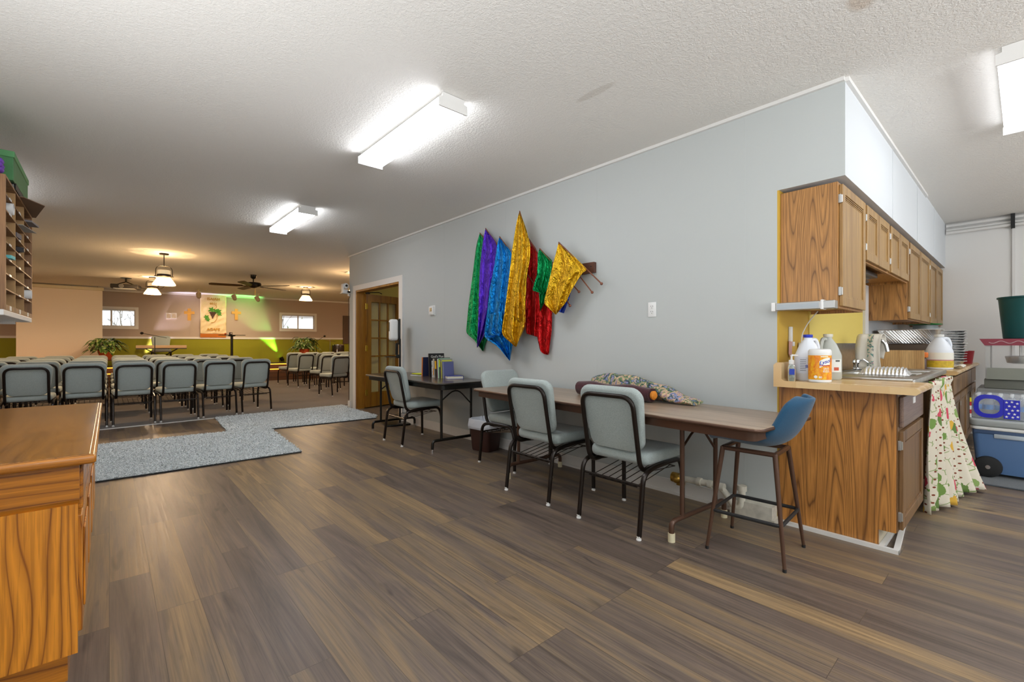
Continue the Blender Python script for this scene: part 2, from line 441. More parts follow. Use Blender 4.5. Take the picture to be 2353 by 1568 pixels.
sbox('wall_room_far', M['yellow_wall'], (WX + .12, 8.0, 7.9, 8.0, 0, HC))
sbox('wall_room_back', M['yellow_wall'], (7.0, 7.1, 1.2, 7.9, 0, HC), (WX + .12, 7.0, 1.18, 1.3, 0, HC), (WX + .12, WX + .13, 1.3, 6.12, 0, HC), (WX + .12, WX + .13, 6.12, 7.7, 2.06, HC))
sbox('trim_2', M['trim'], (WX - .022, WX, .70, 8.0, HC - .022, HC), (WX, 6.4, .68, .70, HC - .025, HC))
sbox('baseboard_right', M['trim'], (WX - .018, WX, 1.3, 6.02, 0, .105), (WX - .03, WX - .018, 1.3, 6.02, 0, .02))
m = MB(); m.box(3.12, WX + .02, 1.06, 1.32, 0, .10); m.box(3.10, WX, 1.04, 1.06, 0, .03); struct(m.build('trim_3', pm('scuffed_white_wood', 'cfcabd', .6, var=(16, .2)), smooth=0))
sbox('trim_4', M['trim'], (WX - .02, WX + .05, 7.93, 8.03, 0, .11))
# door casing, jamb
sbox('trim_5', M['trim'], (WX - .02, WX, 6.02, 6.12, 0, 2.05), (WX - .02, WX, 7.70, 7.80, 0, 2.05), (WX - .02, WX, 6.02, 7.80, 2.05, 2.135))
sbox('trim_6', M['door_oak'], (WX - .012, WX + .13, 6.12, 6.15, 0, 2.05), (WX - .012, WX + .13, 7.66, 7.70, 0, 2.05), (WX - .012, WX + .13, 6.15, 7.66, 2.02, 2.05))
# sanctuary shell
sbox('wall_sanctuary_left', M['taupe'], (-5.1, -5, 5.4, 18.6, 0, HC)); sbox('wall_sanctuary_right', M['taupe'], (9, 9.1, 8.0, 18.6, 0, HC))
sbox('wall_sanctuary_near', M['taupe'], (WX + .12, 9.0, 8.0, 8.06, 0, HC))
FR = {'loc': (0, FARB, 0), 'rot': FANG}
WZ0, WZ1 = 1.63, 2.13
wins = ((-.50, .58), (4.49, 5.55))
cs = math.cos(FANG)
wu = [(a / cs, b / cs) for a, b in wins]
sbox('wall_far', M['taupe'], (-6, wu[0][0], 0, .12, 1.3, HC), (wu[0][1], wu[1][0], 0, .12, 1.3, HC), (wu[1][1], 10, 0, .12, 1.3, HC),
     *[(a, b, 0, .12, 1.3, WZ0) for a, b in wu], *[(a, b, 0, .12, WZ1, HC) for a, b in wu],
     (1.9, 1.925, -.006, 0, 1.3, HC), **FR)
sbox('wall_far_lower', M['olive'], (-6, 10, 0, .12, 0, 1.3), (1.9, 1.92, -.004, 0, 0, 1.3), **FR)
sbox('trim_7', M['trim'], (-6, 10, -.025, 0, 1.275, 1.335), **FR)
sbox('trim_8', M['trim'], (-6, 10, -.03, 0, HC - .05, HC), **FR)
for i, (a, b) in enumerate(wu):
    m = MB(); t = .075
    for q in ((a - t, b + t, -.02, 0, WZ1, WZ1 + t), (a - t, b + t, -.02, 0, WZ0 - t, WZ0), (a - t, a, -.02, 0, WZ0, WZ1), (b, b + t, -.02, 0, WZ0, WZ1)): m.box(*q)
    for q in ((a, b, .06, .1, WZ1 - .03, WZ1), (a, b, .06, .1, WZ0, WZ0 + .03), (a, a + .03, .06, .1, WZ0 + .03, WZ1 - .03), (b - .03, b, .06, .1, WZ0 + .03, WZ1 - .03), ((a + b) / 2 - .02, (a + b) / 2 + .02, .055, .1, WZ0 + .03, WZ1 - .03)): m.box(*q)
    w = struct(m.build('window_%d' % (i + 1), M['trim'], smooth=0, **FR))
    MB().box(a + .03, b - .03, .078, .084, WZ0 + .03, WZ1 - .03).build('pane', M['glassp'], w)
    m = MB()
    for k in range(5 if i else 2): m.box(a + .02, b - .02, .03, .05, WZ1 - .03 - .018 * k, WZ1 - .018 - .018 * k)
    m.build('blind', M['trim'], w)
# ground and bare trees outside the far windows
m = MB(); m.box(-30, 30, 19.2, 70, -.4, -.3); struct(m.build('ground_outside', pm('dry_grass', '8f8a6c', .9, var=(.6, .3)), smooth=0))
bark = pm('grey_bark', 'a39c92', .9)
def tree(x, y, h, lbl, seed):
    rnd = random.Random(seed); m = MB()
    def br(p, d, l, r, dep):
        q = p + d * l; m.tube([p, (p + q) / 2 + Vector((rnd.uniform(-.05, .05) * l, 0, 0)), q], [r, r * .8, r * .6], 5)
        if dep:
            for k in range(3 if dep > 1 else 4):
                nd = (d + Vector((rnd.uniform(-.9, .9), rnd.uniform(-.4, .4), rnd.uniform(-.15, .6)))).normalized()
                br(p + d * l * rnd.uniform(.55, 1), nd, l * rnd.uniform(.5, .75), r * .55, dep - 1)
    br(Vector((0, 0, 0)), Vector((rnd.uniform(-.1, .1), 0, 1)), h * .30, .06, 5)
    o = m.build('bare_tree', bark, loc=(x, y, -.3)); tag(o, lbl, 'tree')
tree(.6, 25.5, 6, 'bare branching tree outside the left window of the far wall', 3)
tree(6.9, 25.2, 6, 'bare branching tree outside the right window of the far wall', 8)
m = MB(); rnd = random.Random(4)
for k in range(420):
    p = Vector((rnd.gauss(0, 1.1), rnd.gauss(0, .5), abs(rnd.gauss(.9, .6)))); d = Vector((rnd.uniform(-1, 1), rnd.uniform(-1, 1), rnd.uniform(-.3, 1))).normalized() * .16; s = Vector((d.z, d.x, -d.y)) * .45
    m.tri(p, p + d + s, p + d * 2)
tag(m.build('leafy_bush', pm('olive_leaves', '7d8450', .8), loc=(8.4, 27.5, -.3)), 'loose green bush outside behind the right window of the far wall', 'bush')

# ------------------------------------------------------------------ glazed oak door standing open in the doorway
hd = Vector((WX + .135, 7.64, 0)); e = Vector((4.10, 7.86, 0)) - hd; dang = math.atan2(e.y, e.x); L = .82
m = MB(); DH = 2.0; st = .115
m.box(0, st, -.02, .02, .02, DH); m.box(L - st, L, -.02, .02, .02, DH); m.box(st, L - st, -.02, .02, DH - .13, DH); m.box(st, L - st, -.02, .02, .02, .27)
for k in (1, 2): m.box(st + (L - 2 * st) * k / 3 - .012, st + (L - 2 * st) * k / 3 + .012, -.016, .016, .27, DH - .13)
for k in range(1, 5): m.box(st, L - st, -.016, .016, .27 + 1.6 * k / 5 - .012, .27 + 1.6 * k / 5 + .012)
door = struct(m.build('door_1', M['door_oak'], loc=hd, rot=dang, smooth=0))
for i in range(3):
    for j in range(5):
        w = (L - 2 * st) / 3
        MB().box(st + w * i + .012, st + w * (i + 1) - .012, -.004, .004, .282 + .32 * j, .578 + .32 * j).build('pane', M['glassp'], door, smooth=0)
brs = pm('bright_brass', 'd0b04a', .25, .9)
for z in (.28, 1.05, 1.78):
    m = MB(); m.cyl((-.008, -.022, z - .05), .011, .1, 10); m.box(-.008, .035, -.024, -.02, z - .05, z + .05); m.build('hinge', brs, door)
m = MB(); m.lathe([(.012, 0), (.012, .03), (.026, .04), (.03, .06), (.018, .075)], 14, (L - .06, -.02, .95), M=Matrix.Rotation(R(90), 4, 'X')); m.build('knob', brs, door)
m = MB(); m.box(-.02, .06, -.05, -.025, 2.0, 2.03); m.tube([(.02, -.04, 2.02), (.2, -.12, 2.035), (.34, -.03, 2.03)], .008, 6); m.build('door_closer', M['brown_black'], door)

# ------------------------------------------------------------------ fluorescent ceiling lights
diff = glow('lit_diffuser', 'f4f8ff', FLUO); diff_k = glow('lit_kitchen_diffuser', 'f4f8ff', FLUO * .36)
def fluo(x, y, rz, lbl, w=.20, L=1.22, kd=False):
    t = thing('ceiling_light', lbl, 'ceiling light', (x, y, HC), rz, 'fluorescent wraparound ceiling lights')
    m = MB(); m.box(-w / 2 + .03, w / 2 - .03, -L / 2 + .014, L / 2 - .014, -.031, -.002); m.box(-w / 2 + .004, w / 2 - .004, -L / 2 + .014, L / 2 - .014, -.0355, -.0315); m.build('housing', M['trim'], t, smooth=0)
    m = MB(); prof = [(-w / 2, -.036), (-w / 2 + .006, -.075), (-w / 2 + .02, -.088), (w / 2 - .02, -.088), (w / 2 - .006, -.075), (w / 2, -.036)]
    m.prism(prof, -L / 2 + .012, L / 2 - .012, 'xz'); m.build('diffuser', diff_k if kd else diff, t)
    for s in (-1, 1):
        y0, y1 = sorted((s * (L / 2 - .012), s * L / 2)); m = MB(); m.prism([(-w / 2 + .02, -.002), (-w / 2 + .02, -.03), (-w / 2 - .004, -.036), (-w / 2 - .004, -.092), (w / 2 + .004, -.092), (w / 2 + .004, -.036), (w / 2 - .02, -.03), (w / 2 - .02, -.002)], y0, y1, 'xz')
        m.build('end_cap', M['trim'], t, smooth=0)
    return t
fluo(1.615, 2.985, 0, 'long lit fluorescent ceiling light nearest the camera, above the middle of the floor')
fluo(1.68, 5.975, 0, 'lit fluorescent ceiling light farther back, nearer the sanctuary')
fluo(4.10, .005, R(90), 'lit fluorescent ceiling light in front of the kitchen wall cabinets, at the right edge', kd=True)
fluo(1.60, -.25, 0, 'lit fluorescent ceiling light behind the camera, above the hall floor')  # unseen repeat, added to brighten the hall
fluo(6.3, -1.1, R(90), 'lit fluorescent ceiling light deep in the kitchen, out of view')  # unseen, added to brighten the kitchen and its back wall
fluo(-.97, 6.5, 0, 'lit fluorescent ceiling light left of the mail sorter, beyond the picture edge')
fluo(5.2, 5.6, 0, 'lit fluorescent ceiling light inside the yellow room behind the glazed door')  # unseen fixture put in to light the yellow room

# ------------------------------------------------------------------ things on the flag wall
t = thing('thermostat', 'small white square thermostat with dark display on the grey wall beside the doorway', 'thermostat', (WX, 5.21, 1.57))
MB().box(-.008, 0, -.066, .066, -.066, .066, .003).build('wall_plate', M['white_plastic'], t)
MB().box(-.035, -.008, -.05, .05, -.055, .055, .005).build('body', M['white_plastic'], t)
MB().box(-.0365, -.035, -.03, .022, -.012, .035).build('display', pm('thermostat_display', '3a4638', .2), t)
t = thing('electrical_outlet', 'white duplex electrical outlet on the grey wall above the long table', 'outlet', (WX, 1.956, 1.405))
MB().box(-.006, 0, -.036, .036, -.058, .058, .003).build('plate', M['white_plastic'], t)
for dz in (.021, -.021):
    rc = MB().prism(rrect(.032, .034, .014)(), -.009, -.006, 'yz').xf(Matrix.Translation((0, 0, dz))).build('receptacle', M['white_plastic'], t)
    m = MB(); m.box(-.0095, -.009, -.009, -.006, dz + .001, dz + .009); m.box(-.0095, -.009, .006, .009, dz + .001, dz + .009); m.box(-.0095, -.009, -.0025, .0025, dz - .011, dz - .006); m.build('slots', M['rubber'], rc)
# camera on the wall end beside the doorway
t = thing('security_camera', 'white wall camera on a small bracket at the wall end beside the doorway', 'camera', (3.155, 8.02, 2.03))
m = MB(); m.box(-.09, .055, -.06, .06, -.012, 0, .003); m.box(.035, .055, -.02, .02, -.05, .0); m.build('bracket', M['white_plastic'], t)
m = MB(); m.box(-.075, .02, -.05, .05, 0, .06, .01); m.box(-.075, -.05, -.05, .05, .05, .16, .008); m.build('base', M['white_plastic'], t)
h = MB().sphere((-.01, -.01, .125), .055).build('head', M['white_plastic'], t)
MB().cyl((-.02, -.066, .125), .02, .012, 14, Matrix.Rotation(R(90), 4, 'X')).build('lens', M['black'], h)
MB().box(.005, .05, -.065, -.02, .005, .035).build('plug', M['black'], t)
MB().tube(fillet([(.04, -.04, .01), (.06, -.05, -.06), (.03, -.03, -.1), (.05, .0, -.5), (.052, .0, -1.9)], .05), .004, 6).build('cable', M['black'], t)
# waste pipes at the floor
t = thing('waste_pipe', 'white plastic trap pipe with a brass end on the wall under the long table', 'pipe', (3.13, 1.45, 0))
wp = pm('aged_white_pvc', 'd8d3c4', .45, var=(20, .1))
MB().tube(fillet([(0, .27, .15), (0, -.06, .165), (0, -.125, .09), (0, -.155, .045), (0, -.2, .06), (0, -.205, .14), (0, -.205, .19)], .05), .022, 12).build('trap', wp, t)
for y, r in ((.10, .030), (.02, .029), (-.06, .028)):
    MB().cyl((0, y, .158), r, .03, 12, Matrix.Rotation(R(90), 4, 'X')).build('collar', wp, t)
MB().cyl((0, -.205, .165), .03, .035, 12).build('collar', wp, t)
m = MB(); m.cyl((0, .29, .15), .036, .05, 10, Matrix.Rotation(R(90), 4, 'X')); m.sphere((-.01, .25, .145), .034, 10, 6); m.box(-.02, .02, .20, .25, .10, .14, .004); lab(m.build('valve', M['brass'], t), 'corroded brass valve end')

# hand sanitizer stand
t = thing('sanitizer_stand', 'white hand sanitizer dispenser on a black pole stand beside the doorway', 'sanitizer stand', (3.03, 5.86, 0), R(-12))
MB().box(-.19, .15, -.15, .15, 0, .022, .004).build('base_plate', M['black'], t)
MB().tube([(.04, 0, .02), (.04, 0, 1.2)], .014, 12).build('pole', M['black'], t)
MB().box(.005, .03, -.07, .07, 1.12, 1.48, .004).build('back_plate', M['black'], t)
d = MB().pad(rrect(.13, .30, .04), .115, .035, 'yz').xf(Matrix.Translation((-.11, 0, 1.325))).build('dispenser', M['white_plastic'], t)
MB().prism(rrect(.035, .13, .014)(), -.003, .002, 'yz').xf(Matrix.Translation((-.112, 0, 1.37))).build('sight_window', M['black'], d)
m = MB(); m.prism([(-.035, 1.14), (.035, 1.14), (.02, .98), (-.02, .98)], -.03, .005, 'yz'); m.build('drip_funnel', M['black'], t)
m = MB(); m.box(-.17, .03, -.055, .055, .945, .955, .003); m.box(-.02, .04, -.02, .02, .93, .98); m.build('drip_tray', M['black'], t)
# ------------------------------------------------------------------ rugs
def rug(name, poly, lbl, seed, h=.022):
    rnd = random.Random(seed); m = MB()
    t = thing(name, lbl, 'rug', (poly[0][0], poly[0][1], 0))
    ox, oy = poly[0]; P = [(x - ox, y - oy) for x, y in poly]
    m.prism(P, .0045, .010); m.build('backing', pm('rug_base_yarn', 'c9d0d2', .9), t, smooth=0); lab(MB().tube([(x, y, .008) for x, y in P], .005, 6, closed=True).build('binding', pm('dark_rug_binding', '3a3f42', .9), t), 'dark bound edge')
    xs = [p[0] for p in P]; ys = [p[1] for p in P]
    def inside(x, y):
        c = False; j = len(P) - 1
        for i in range(len(P)):
            if (P[i][1] > y) != (P[j][1] > y) and x < (P[j][0] - P[i][0]) * (y - P[i][1]) / (P[j][1] - P[i][1]) + P[i][0]: c = not c
            j = i
        return c
    vs, fs = [], []; n = int((max(xs) - min(xs)) * (max(ys) - min(ys)) * 9500)
    for k in range(n):
        x, y = rnd.uniform(min(xs), max(xs)), rnd.uniform(min(ys), max(ys))
        if not inside(x, y): continue
        a = rnd.uniform(0, 2 * PI); w = rnd.uniform(.004, .008); l = rnd.uniform(.008, .026); a2 = rnd.uniform(0, 2 * PI); i = len(vs)
        hz = h * rnd.uniform(.55, 1.15)
        vs += [(x - w * math.cos(a), y - w * math.sin(a), .008), (x + w * math.cos(a), y + w * math.sin(a), .008), (x + l * math.cos(a2) + w * .6, y + l * math.sin(a2), hz), (x + l * math.cos(a2) - w * .6, y + l * math.sin(a2) + w * .5, hz)]
        fs.append((i, i + 1, i + 2, i + 3))
    me = bpy.data.meshes.new('pile'); me.from_pydata(vs, [], fs); me.materials.append(M['rug'])
    o = bpy.data.objects.new('pile', me); C.objects.link(o); o.parent = t; o['kind'] = 'stuff'
rug('shag_rug', [(-.75, 5.04), (1.50, 5.01), (1.60, 6.60), (1.58, 6.72), (-.75, 6.88)], 'grey shag rug in front of the chair rows, nearer the camera, beside the wooden desk', 1)
rug('shag_rug', [(1.13, 6.76), (1.60, 6.61), (2.2, 6.56), (3.02, 6.52), (3.14, 6.75), (3.14, 7.95), (3.19, 8.02), (3.18, 8.27), (1.20, 8.16)], 'grey shag rug lying across the passage by the glazed door', 2)

# ------------------------------------------------------------------ banquet chair (front = +y)
def make_chair():
    t = thing('banquet_chair', 'x', 'chair')
    mt = M['brown_black']
    for s in (-1, 1):
        x = s * .225
        a = MB().tube(fillet([(x, -.25, .018), (x, -.205, .365), (x, -.10, .392), (x, .02, .396)], .06), .0138, 8, sq=True).build('leg', mt, t)
        MB().lathe([(.013, .016), (.013, .024), (.006, .024), (.006, .012), (.015, .008), (.015, 0)][::-1], 10, (x, -.252, 0)).build('glide', M['white_plastic'], a)
        b = MB().tube(fillet([(x, .02, .396), (x, .215, .396), (x, .25, .30), (x, .252, .018)], .07), .0138, 8, sq=True).build('leg', mt, t)
        MB().lathe([(.013, .016), (.013, .024), (.006, .024), (.006, .012), (.015, .008), (.015, 0)][::-1], 10, (x, .252, 0)).build('glide', M['white_plastic'], b)
    u = fillet([(-.19, .12, .388), (-.19, -.180, .370), (-.19, -.268, .822), (.19, -.268, .822), (.19, -.180, .370), (.19, .12, .388)], .08, 6)
    MB().tube(u, .0145, 10).build('back_frame', mt, t)
    def seat(ins):
        pts = []
        for (px, py) in rrect(.46 - 2 * ins, .43 - 2 * ins, max(.055 - ins, .01), 5)(): pts.append((px * (1 - .05 * (py < 0)), py))
        return pts
    MB().pad(seat, .075, .03, 'xy').xf(Matrix.Translation((0, .058, .402))).build('seat', M['chair_fabric'], t)
    def back(ins):
        w = .46 - 2 * ins; pts = []
        for (px, pz) in rrect(w, .40 - 2 * ins, max(.075 - ins, .012), 6)():
            k = 1.0 if pz > -.04 else max(.87, 1 - (-.04 - pz) * 1.7); pts.append((px * k, pz))
        return pts
    tilt = Matrix.Translation((0, -.213, .668)) @ Matrix.Rotation(R(14.5), 4, 'X')
    m = MB().pad(back, .055, .024, 'xz').xf(Matrix.Translation((0, .004, .005))); m.pad(lambda i: rrect(.365 - 2 * i, .345 - 2 * i, .06 - i * .5)(), .016, .006, 'xz', M=Matrix.Translation((0, -.006, -.024)))
    m.xf(tilt).build('backrest', M['chair_fabric'], t)
    m = MB()
    m.tube([(-.22, -.208, .30), (.22, -.208, .30)], .007, 6)
    m.build('stretcher', mt, t)
    m = MB(); m.tube([(-.18, -.20, .285), (.18, -.20, .285)], .004, 5); m.tube([(-.2, .20, .345), (.2, .20, .345)], .004, 5)
    for k in range(7):
        x = -.165 + .055 * k; m.tube(fillet([(x, -.215, .295), (x, -.19, .283), (x, .205, .345)], .02, 2), .0028, 5)
    for s in (-1, 1): m.tube([(s * .2, -.12, .365), (s * .2, .2, .345)], .003, 5)
    m.build('book_rack', mt, t)
    return t
chair0 = make_chair(); used = [False]
def put_chair(x, y, rz, lbl, group, z=0.0):
    c = chair0 if not used[0] else copy_tree(chair0); used[0] = True
    c.location = (x, y, z); c.rotation_euler = (0, 0, rz); tag(c, lbl, 'chair', group); return c
G1 = 'grey upholstered chairs at the folding tables'
put_chair(2.545, 1.71, R(-90), 'grey padded chair facing the long table, nearest the blue stool', G1)
put_chair(2.56, 2.45, R(-90), 'grey padded chair facing the long table, second from the blue stool', G1)
put_chair(2.885, 3.225, R(180), 'grey padded chair at the far end of the long table beside the wastebasket', G1)
put_chair(2.668, 4.775, R(-91), 'grey padded chair turned to the dark table holding the books', G1)

# ------------------------------------------------------------------ folding tables (long axis = y)
def folding_table(x, y, rz, L, Wd, H, top, edge, leg, tip, lbl, ly=.72, rad=.05):
    t = thing('folding_table', lbl, 'table', (x, y, 0), rz)
    MB().pad(lambda i: rrect(Wd - 2 * i, L - 2 * i, rad)(), .018, .004).xf(Matrix.Translation((0, 0, H - .018))).build('tabletop', top, t)
    m = MB(); m.pad(lambda i: rrect(Wd + .008 - 2 * i, L + .008 - 2 * i, rad)(), .02, .009).xf(Matrix.Translation((0, 0, H - .0215))); m.build('edge_band', edge, t)
    m = MB(); a, b = Wd / 2 - .03, L / 2 - .035
    o = rrect(2 * a, 2 * b, rad * .8)(); q = rrect(2 * a - .012, 2 * b - .012, rad * .7)()
    m.grid([[Vector((p[0], p[1], H - .07)) for p in o], [Vector((p[0], p[1], H - .02)) for p in o], [Vector((p[0], p[1], H - .02)) for p in q], [Vector((p[0], p[1], H - .07)) for p in q]], closed_u=True, closed_v=True); m.build('apron', edge, t)
    for s in (-1, 1):
        yy = s * ly
        l = MB().tube(fillet([(-.30, yy, .03), (-.30, yy, .115), (.30, yy, .115), (.30, yy, .03)], .085, 6), .0155, 10).build('foot_bar', leg, t)
        for sx in (-1, 1): MB().cyl((sx * .30, yy, 0), .020 if tip == 'cream' else .014, .05 if tip == 'cream' else .035, 14).build('foot_tip', M['cream'] if tip == 'cream' else M['chrome'], l)
        for sx in (-1, 1): MB().tube([(sx * .19, yy, .115), (sx * .19, yy, H - .03)], .0135, 10).build('leg', leg, t)
        m = MB(); m.tube(fillet([(-.19, yy, H - .20), (0, yy - s * .005, H - .07), (.19, yy, H - .26)], .12), .0075, 6); m.tube(fillet([(0, yy - s * .02, H - .09), (0, yy - s * .28, H - .035)], .05), .008, 6); m.build('brace', leg, t)
    return t
TA = (2.765, 2.10, R(-3.6)); HA = .722
folding_table(TA[0], TA[1], TA[2], 2.54, .68, HA, M['table_a'], M['brown_metal'], M['brown_metal'], 'cream', 'long brown folding table along the grey wall under the coloured flags', .77)
HB = .73
folding_table(2.845, 4.86, R(-1.5), 1.93, .66, HB, M['table_b'], M['black'], M['black'], 'chrome', 'shorter dark folding table with black legs holding the books', .76, .07)

# ------------------------------------------------------------------ blue stool tucked under the table end (faces +y)
t = thing('bar_stool', 'blue upholstered bucket stool with brown metal legs at the near end of the long table', 'stool', (2.695, 1.0, 0), R(4))
rows = []
prof = [(.215, .575, .13), (.20, .592, .17), (.12, .592, .195), (.02, .582, .205), (-.08, .582, .21), (-.155, .605, .213), (-.205, .66, .21), (-.235, .725, .195), (-.260, .785, .188), (-.274, .825, .168), (-.282, .848, .125), (-.285, .858, .065)]
for y, z, w in prof:
    row = []
    for k in range(15):
        s = (k / 7.0) - 1; lift = .055 * abs(s) ** 2.6 if y > -.16 else .02 * abs(s) ** 2; fw = .075 * abs(s) ** 2.4 if y < -.1 else 0
        row.append(Vector((s * w, y + fw, z + lift)))
    rows.append(row)
o = MB().grid(rows).build('seat_shell', M['blue'], t, smooth=80)
md = o.modifiers.new('thickness', 'SOLIDIFY'); md.thickness = .035; md.offset = -1
md = o.modifiers.new('smooth', 'SUBSURF'); md.levels = 1; md.render_levels = 2
for sx in (-1, 1):
    for sy in (-1, 1):
        l = MB().tube([(sx * .125, sy * .13, .565), (sx * .195, sy * .19, .012)], [.0135, .009], 10).build('leg', M['brown_metal'], t)
        MB().cyl((sx * .195, sy * .19, 0), .0095, .016, 10).build('foot_tip', M['rubber'], l)
q = .175
MB().tube(fillet([(-q, -q + .005, .215), (q, -q + .005, .215), (q, q - .005, .215), (-q, q - .005, .215)], .03, 4, True), .0095, 8, closed=True).build('footrest', M['rubber'], t)
m = MB()
for sx in (-1, 1): m.tube([(sx * .125, -.13, .56), (sx * .125, .13, .56)], .012, 8, sq=True)
for sy in (-1, 1): m.tube([(-.125, sy * .13, .56), (.125, sy * .13, .56)], .012, 8, sq=True)
m.build('seat_frame', M['brown_metal'], t)

# ------------------------------------------------------------------ wastebasket
t = thing('wastebasket', 'small brown wastebasket with white plastic liner beside the far end of the long table', 'wastebasket', (3.02, 3.84, 0), R(8))
def ring(w, d, z, r=.04, wob=0, n=6, seed=0):
    rnd = random.Random(seed); return [Vector((p[0] + rnd.uniform(-wob, wob), p[1] + rnd.uniform(-wob, wob), z + rnd.uniform(-wob, wob))) for p in rrect(w, d, r, n)()]
MB().loft([ring(.19, .24, .0), ring(.20, .25, .01), ring(.235, .30, .29), ring(.225, .29, .29), ring(.19, .24, .012)]).build('bin', pm('brown_plastic', '3f231c', .5), t)
MB().loft([ring(.255, .325, .225, .05, .010, 6, 1), ring(.262, .335, .26, .05, .008, 6, 2), ring(.25, .31, .325, .05, .006, 6, 3), ring(.235, .30, .333, .05, .005, 6, 4), ring(.21, .27, .28, .05, .01, 6, 5), ring(.15, .2, .20, .04, .012, 6, 6)], cap=False).build('liner_bag', pm('thin_white_bag', 'dfe3ea', .35, bump=(35, .5, .01)), t, solid=.002)

# ------------------------------------------------------------------ things on the tables
TAM = Matrix.Translation((TA[0], TA[1], HA)) @ Matrix.Rotation(TA[2], 4, 'Z')
def roll(name, mat, lbl, cat, pts, rads, flat=.85, seed=0, n=18, amp=.006):
    rnd = random.Random(seed); rows = []
    for (p, r) in zip(pts, rads):
        row = []
        for k in range(n):
            a = 2 * PI * k / n; w = 1 + amp / .06 * math.sin(3 * a + p[1] * 20) * .5 + rnd.uniform(-.02, .02)
            row.append(Vector((p[0] + r[0] * math.cos(a) * w, p[1], max(.002, p[2] + r[1] * math.sin(a) * w))))
        rows.append(row)
    o = MB().grid(rows, closed_u=True, cap=True).build(name, mat, loc=TAM.to_translation(), rot=TA[2], smooth=60)
    return tag(o, lbl, cat)
# burgundy roll in front, tapestry behind it and slumped at its near end
Y0, Y1 = -.36, .33
o = roll('cloth_roll', M['velvet'], 'rolled burgundy velvet cloth on the long table in front of the floral tapestry', 'cloth',
     [(.10, Y1 - (Y1 - Y0) * k / 12, .055) for k in range(13)], [(.055 + .004 * math.sin(k), .054 + .006 * math.sin(k * .9)) for k in range(13)], seed=2)
m = MB(); m.lathe([(.012, 0), (.03, .004), (.032, .02), (.02, .03)], 14, (.09, Y0 - .006, .055), M=Matrix.Rotation(R(90), 4, 'X')); lab(m.build('tassel', pm('orange_cord', 'd98420', .7, bump=(60, .4)), o), 'orange end of the roll')
pts = [(.238, .31, .075), (.238, .29, .078), (.238, .2, .083), (.238, .1, .09), (.238, 0, .092), (.238, -.1, .085), (.238, -.2, .075), (.235, -.3, .066), (.225, -.38, .06), (.22, -.45, .045), (.225, -.52, .03), (.238, -.575, .022), (.23, -.62, .014)]
rd = [(.03, .06), (.05, .072), (.055, .08), (.055, .087), (.055, .09), (.055, .083), (.053, .073), (.055, .064), (.07, .058), (.085, .043), (.095, .028), (.095, .02), (.08, .012)]
roll('tapestry_cloth', M['tapestry'], 'bunched floral tapestry cloth on the long table behind the burgundy roll', 'cloth', pts, rd, seed=5, amp=.012)
m = MB(); m.sphere((0, 0, .006), .007, 8, 5); tag(m.build('cloth_scrap', pm('orange_bead', 'd06a28', .6), loc=TAM @ Vector((.30, .52, 0))), 'tiny orange scrap on the long table near the wall', 'scrap')

# books, row along y on the dark table, spines toward -x
def book(name, lbl, x, y, w, h, th, cover, spine, tilt=0, rz=0, page='e6e0cf', text=None, group='books standing on the dark table'):
    t = thing(name, lbl, 'book', (x, y, HB), rz, group)
    Mx = Matrix.Rotation(tilt, 4, 'X')
    m = MB(); m.box(0, w, -th / 2, -th / 2 + .003, 0, h); m.box(0, w, th / 2 - .003, th / 2, 0, h); m.build('cover', cover, t, smooth=0, rot=(tilt, 0, 0))
    MB().box(-.002, .004, -th / 2, th / 2, 0, h).build('spine', spine, t, smooth=0, rot=(tilt, 0, 0))
    MB().box(.005, w - .004, -th / 2 + .003, th / 2 - .003, .004, h - .004).build('pages', pm('pages', page, .8), t, smooth=0, rot=(tilt, 0, 0))
    return t
def cm(n, c): return pm(n, c, .45)
blk = cm('black_cover', '1b1a1c'); wht = cm('white_cover', 'd9d7d0')
X0 = 2.90
book('paperback_book', 'thin orange-spined book, leftmost of the books on the dark table', X0 + .01, 4.975, .15, .235, .022, cm('navy_cover', '242a4a'), cm('orange_spine', 'c9702c'), R(2))
t = book('hardcover_book', 'tall black book with white title lettering among the books on the dark table', X0 + .01, 4.80, .215, .285, .016, blk, blk, R(-4))
for s, dz, sz, dx in (("God's Plan", .245, .042, .115), ('His', .185, .03, .06), ('WITH', .045, .018, .06)):
    me = text_mesh(s, sz, .0006); Mx = Matrix.Rotation(R(-4), 4, 'X') @ Matrix.Translation((dx, -.0088, dz)) @ Matrix.Rotation(R(90), 4, 'X')
    MB().add_mesh(me, Mx).build('title_lettering', wht, t, smooth=0)
def spot_mat():
    tt = NT('speckled_spine'); vo = tt.new('ShaderNodeTexVoronoi'); vo.inputs['Scale'].default_value = 55; tt.link(tt.coord(), vo.inputs['Vector'])
    tt.link(tt.ramp(vo.outputs['Distance'], [(.3, lin('23262c')), (.42, lin('d4d6d8'))]), tt.b.inputs['Base Color']); return tt.m
book('paperback_book', 'thin paperback with black and white speckled spine beside the tall black book', X0, 4.715, .15, .20, .018, wht, spot_mat(), R(-3))
t = book('paperback_book', 'thin white and orange spined paperback among the books on the dark table', X0, 4.685, .15, .225, .018, wht, cm('cream_spine', 'cfc5b4'), R(-3))
MB().box(-.0035, -.002, -.008, .008, .03, .11).build('spine_band', cm('orange_band', 'd98f2f'), t, smooth=0, rot=(R(-3), 0, 0))
t = book('hardcover_book', 'thick black book with a yellow block on its spine on the dark table', X0, 4.635, .19, .235, .04, cm('dark_navy_cover', '1c2030'), cm('black_spine', '1a1b20'), R(-3))
MB().box(-.0035, -.002, -.018, .018, .105, .2).build('spine_band', cm('yellow_band', 'e5ac12'), t, smooth=0, rot=(R(-3), 0, 0))
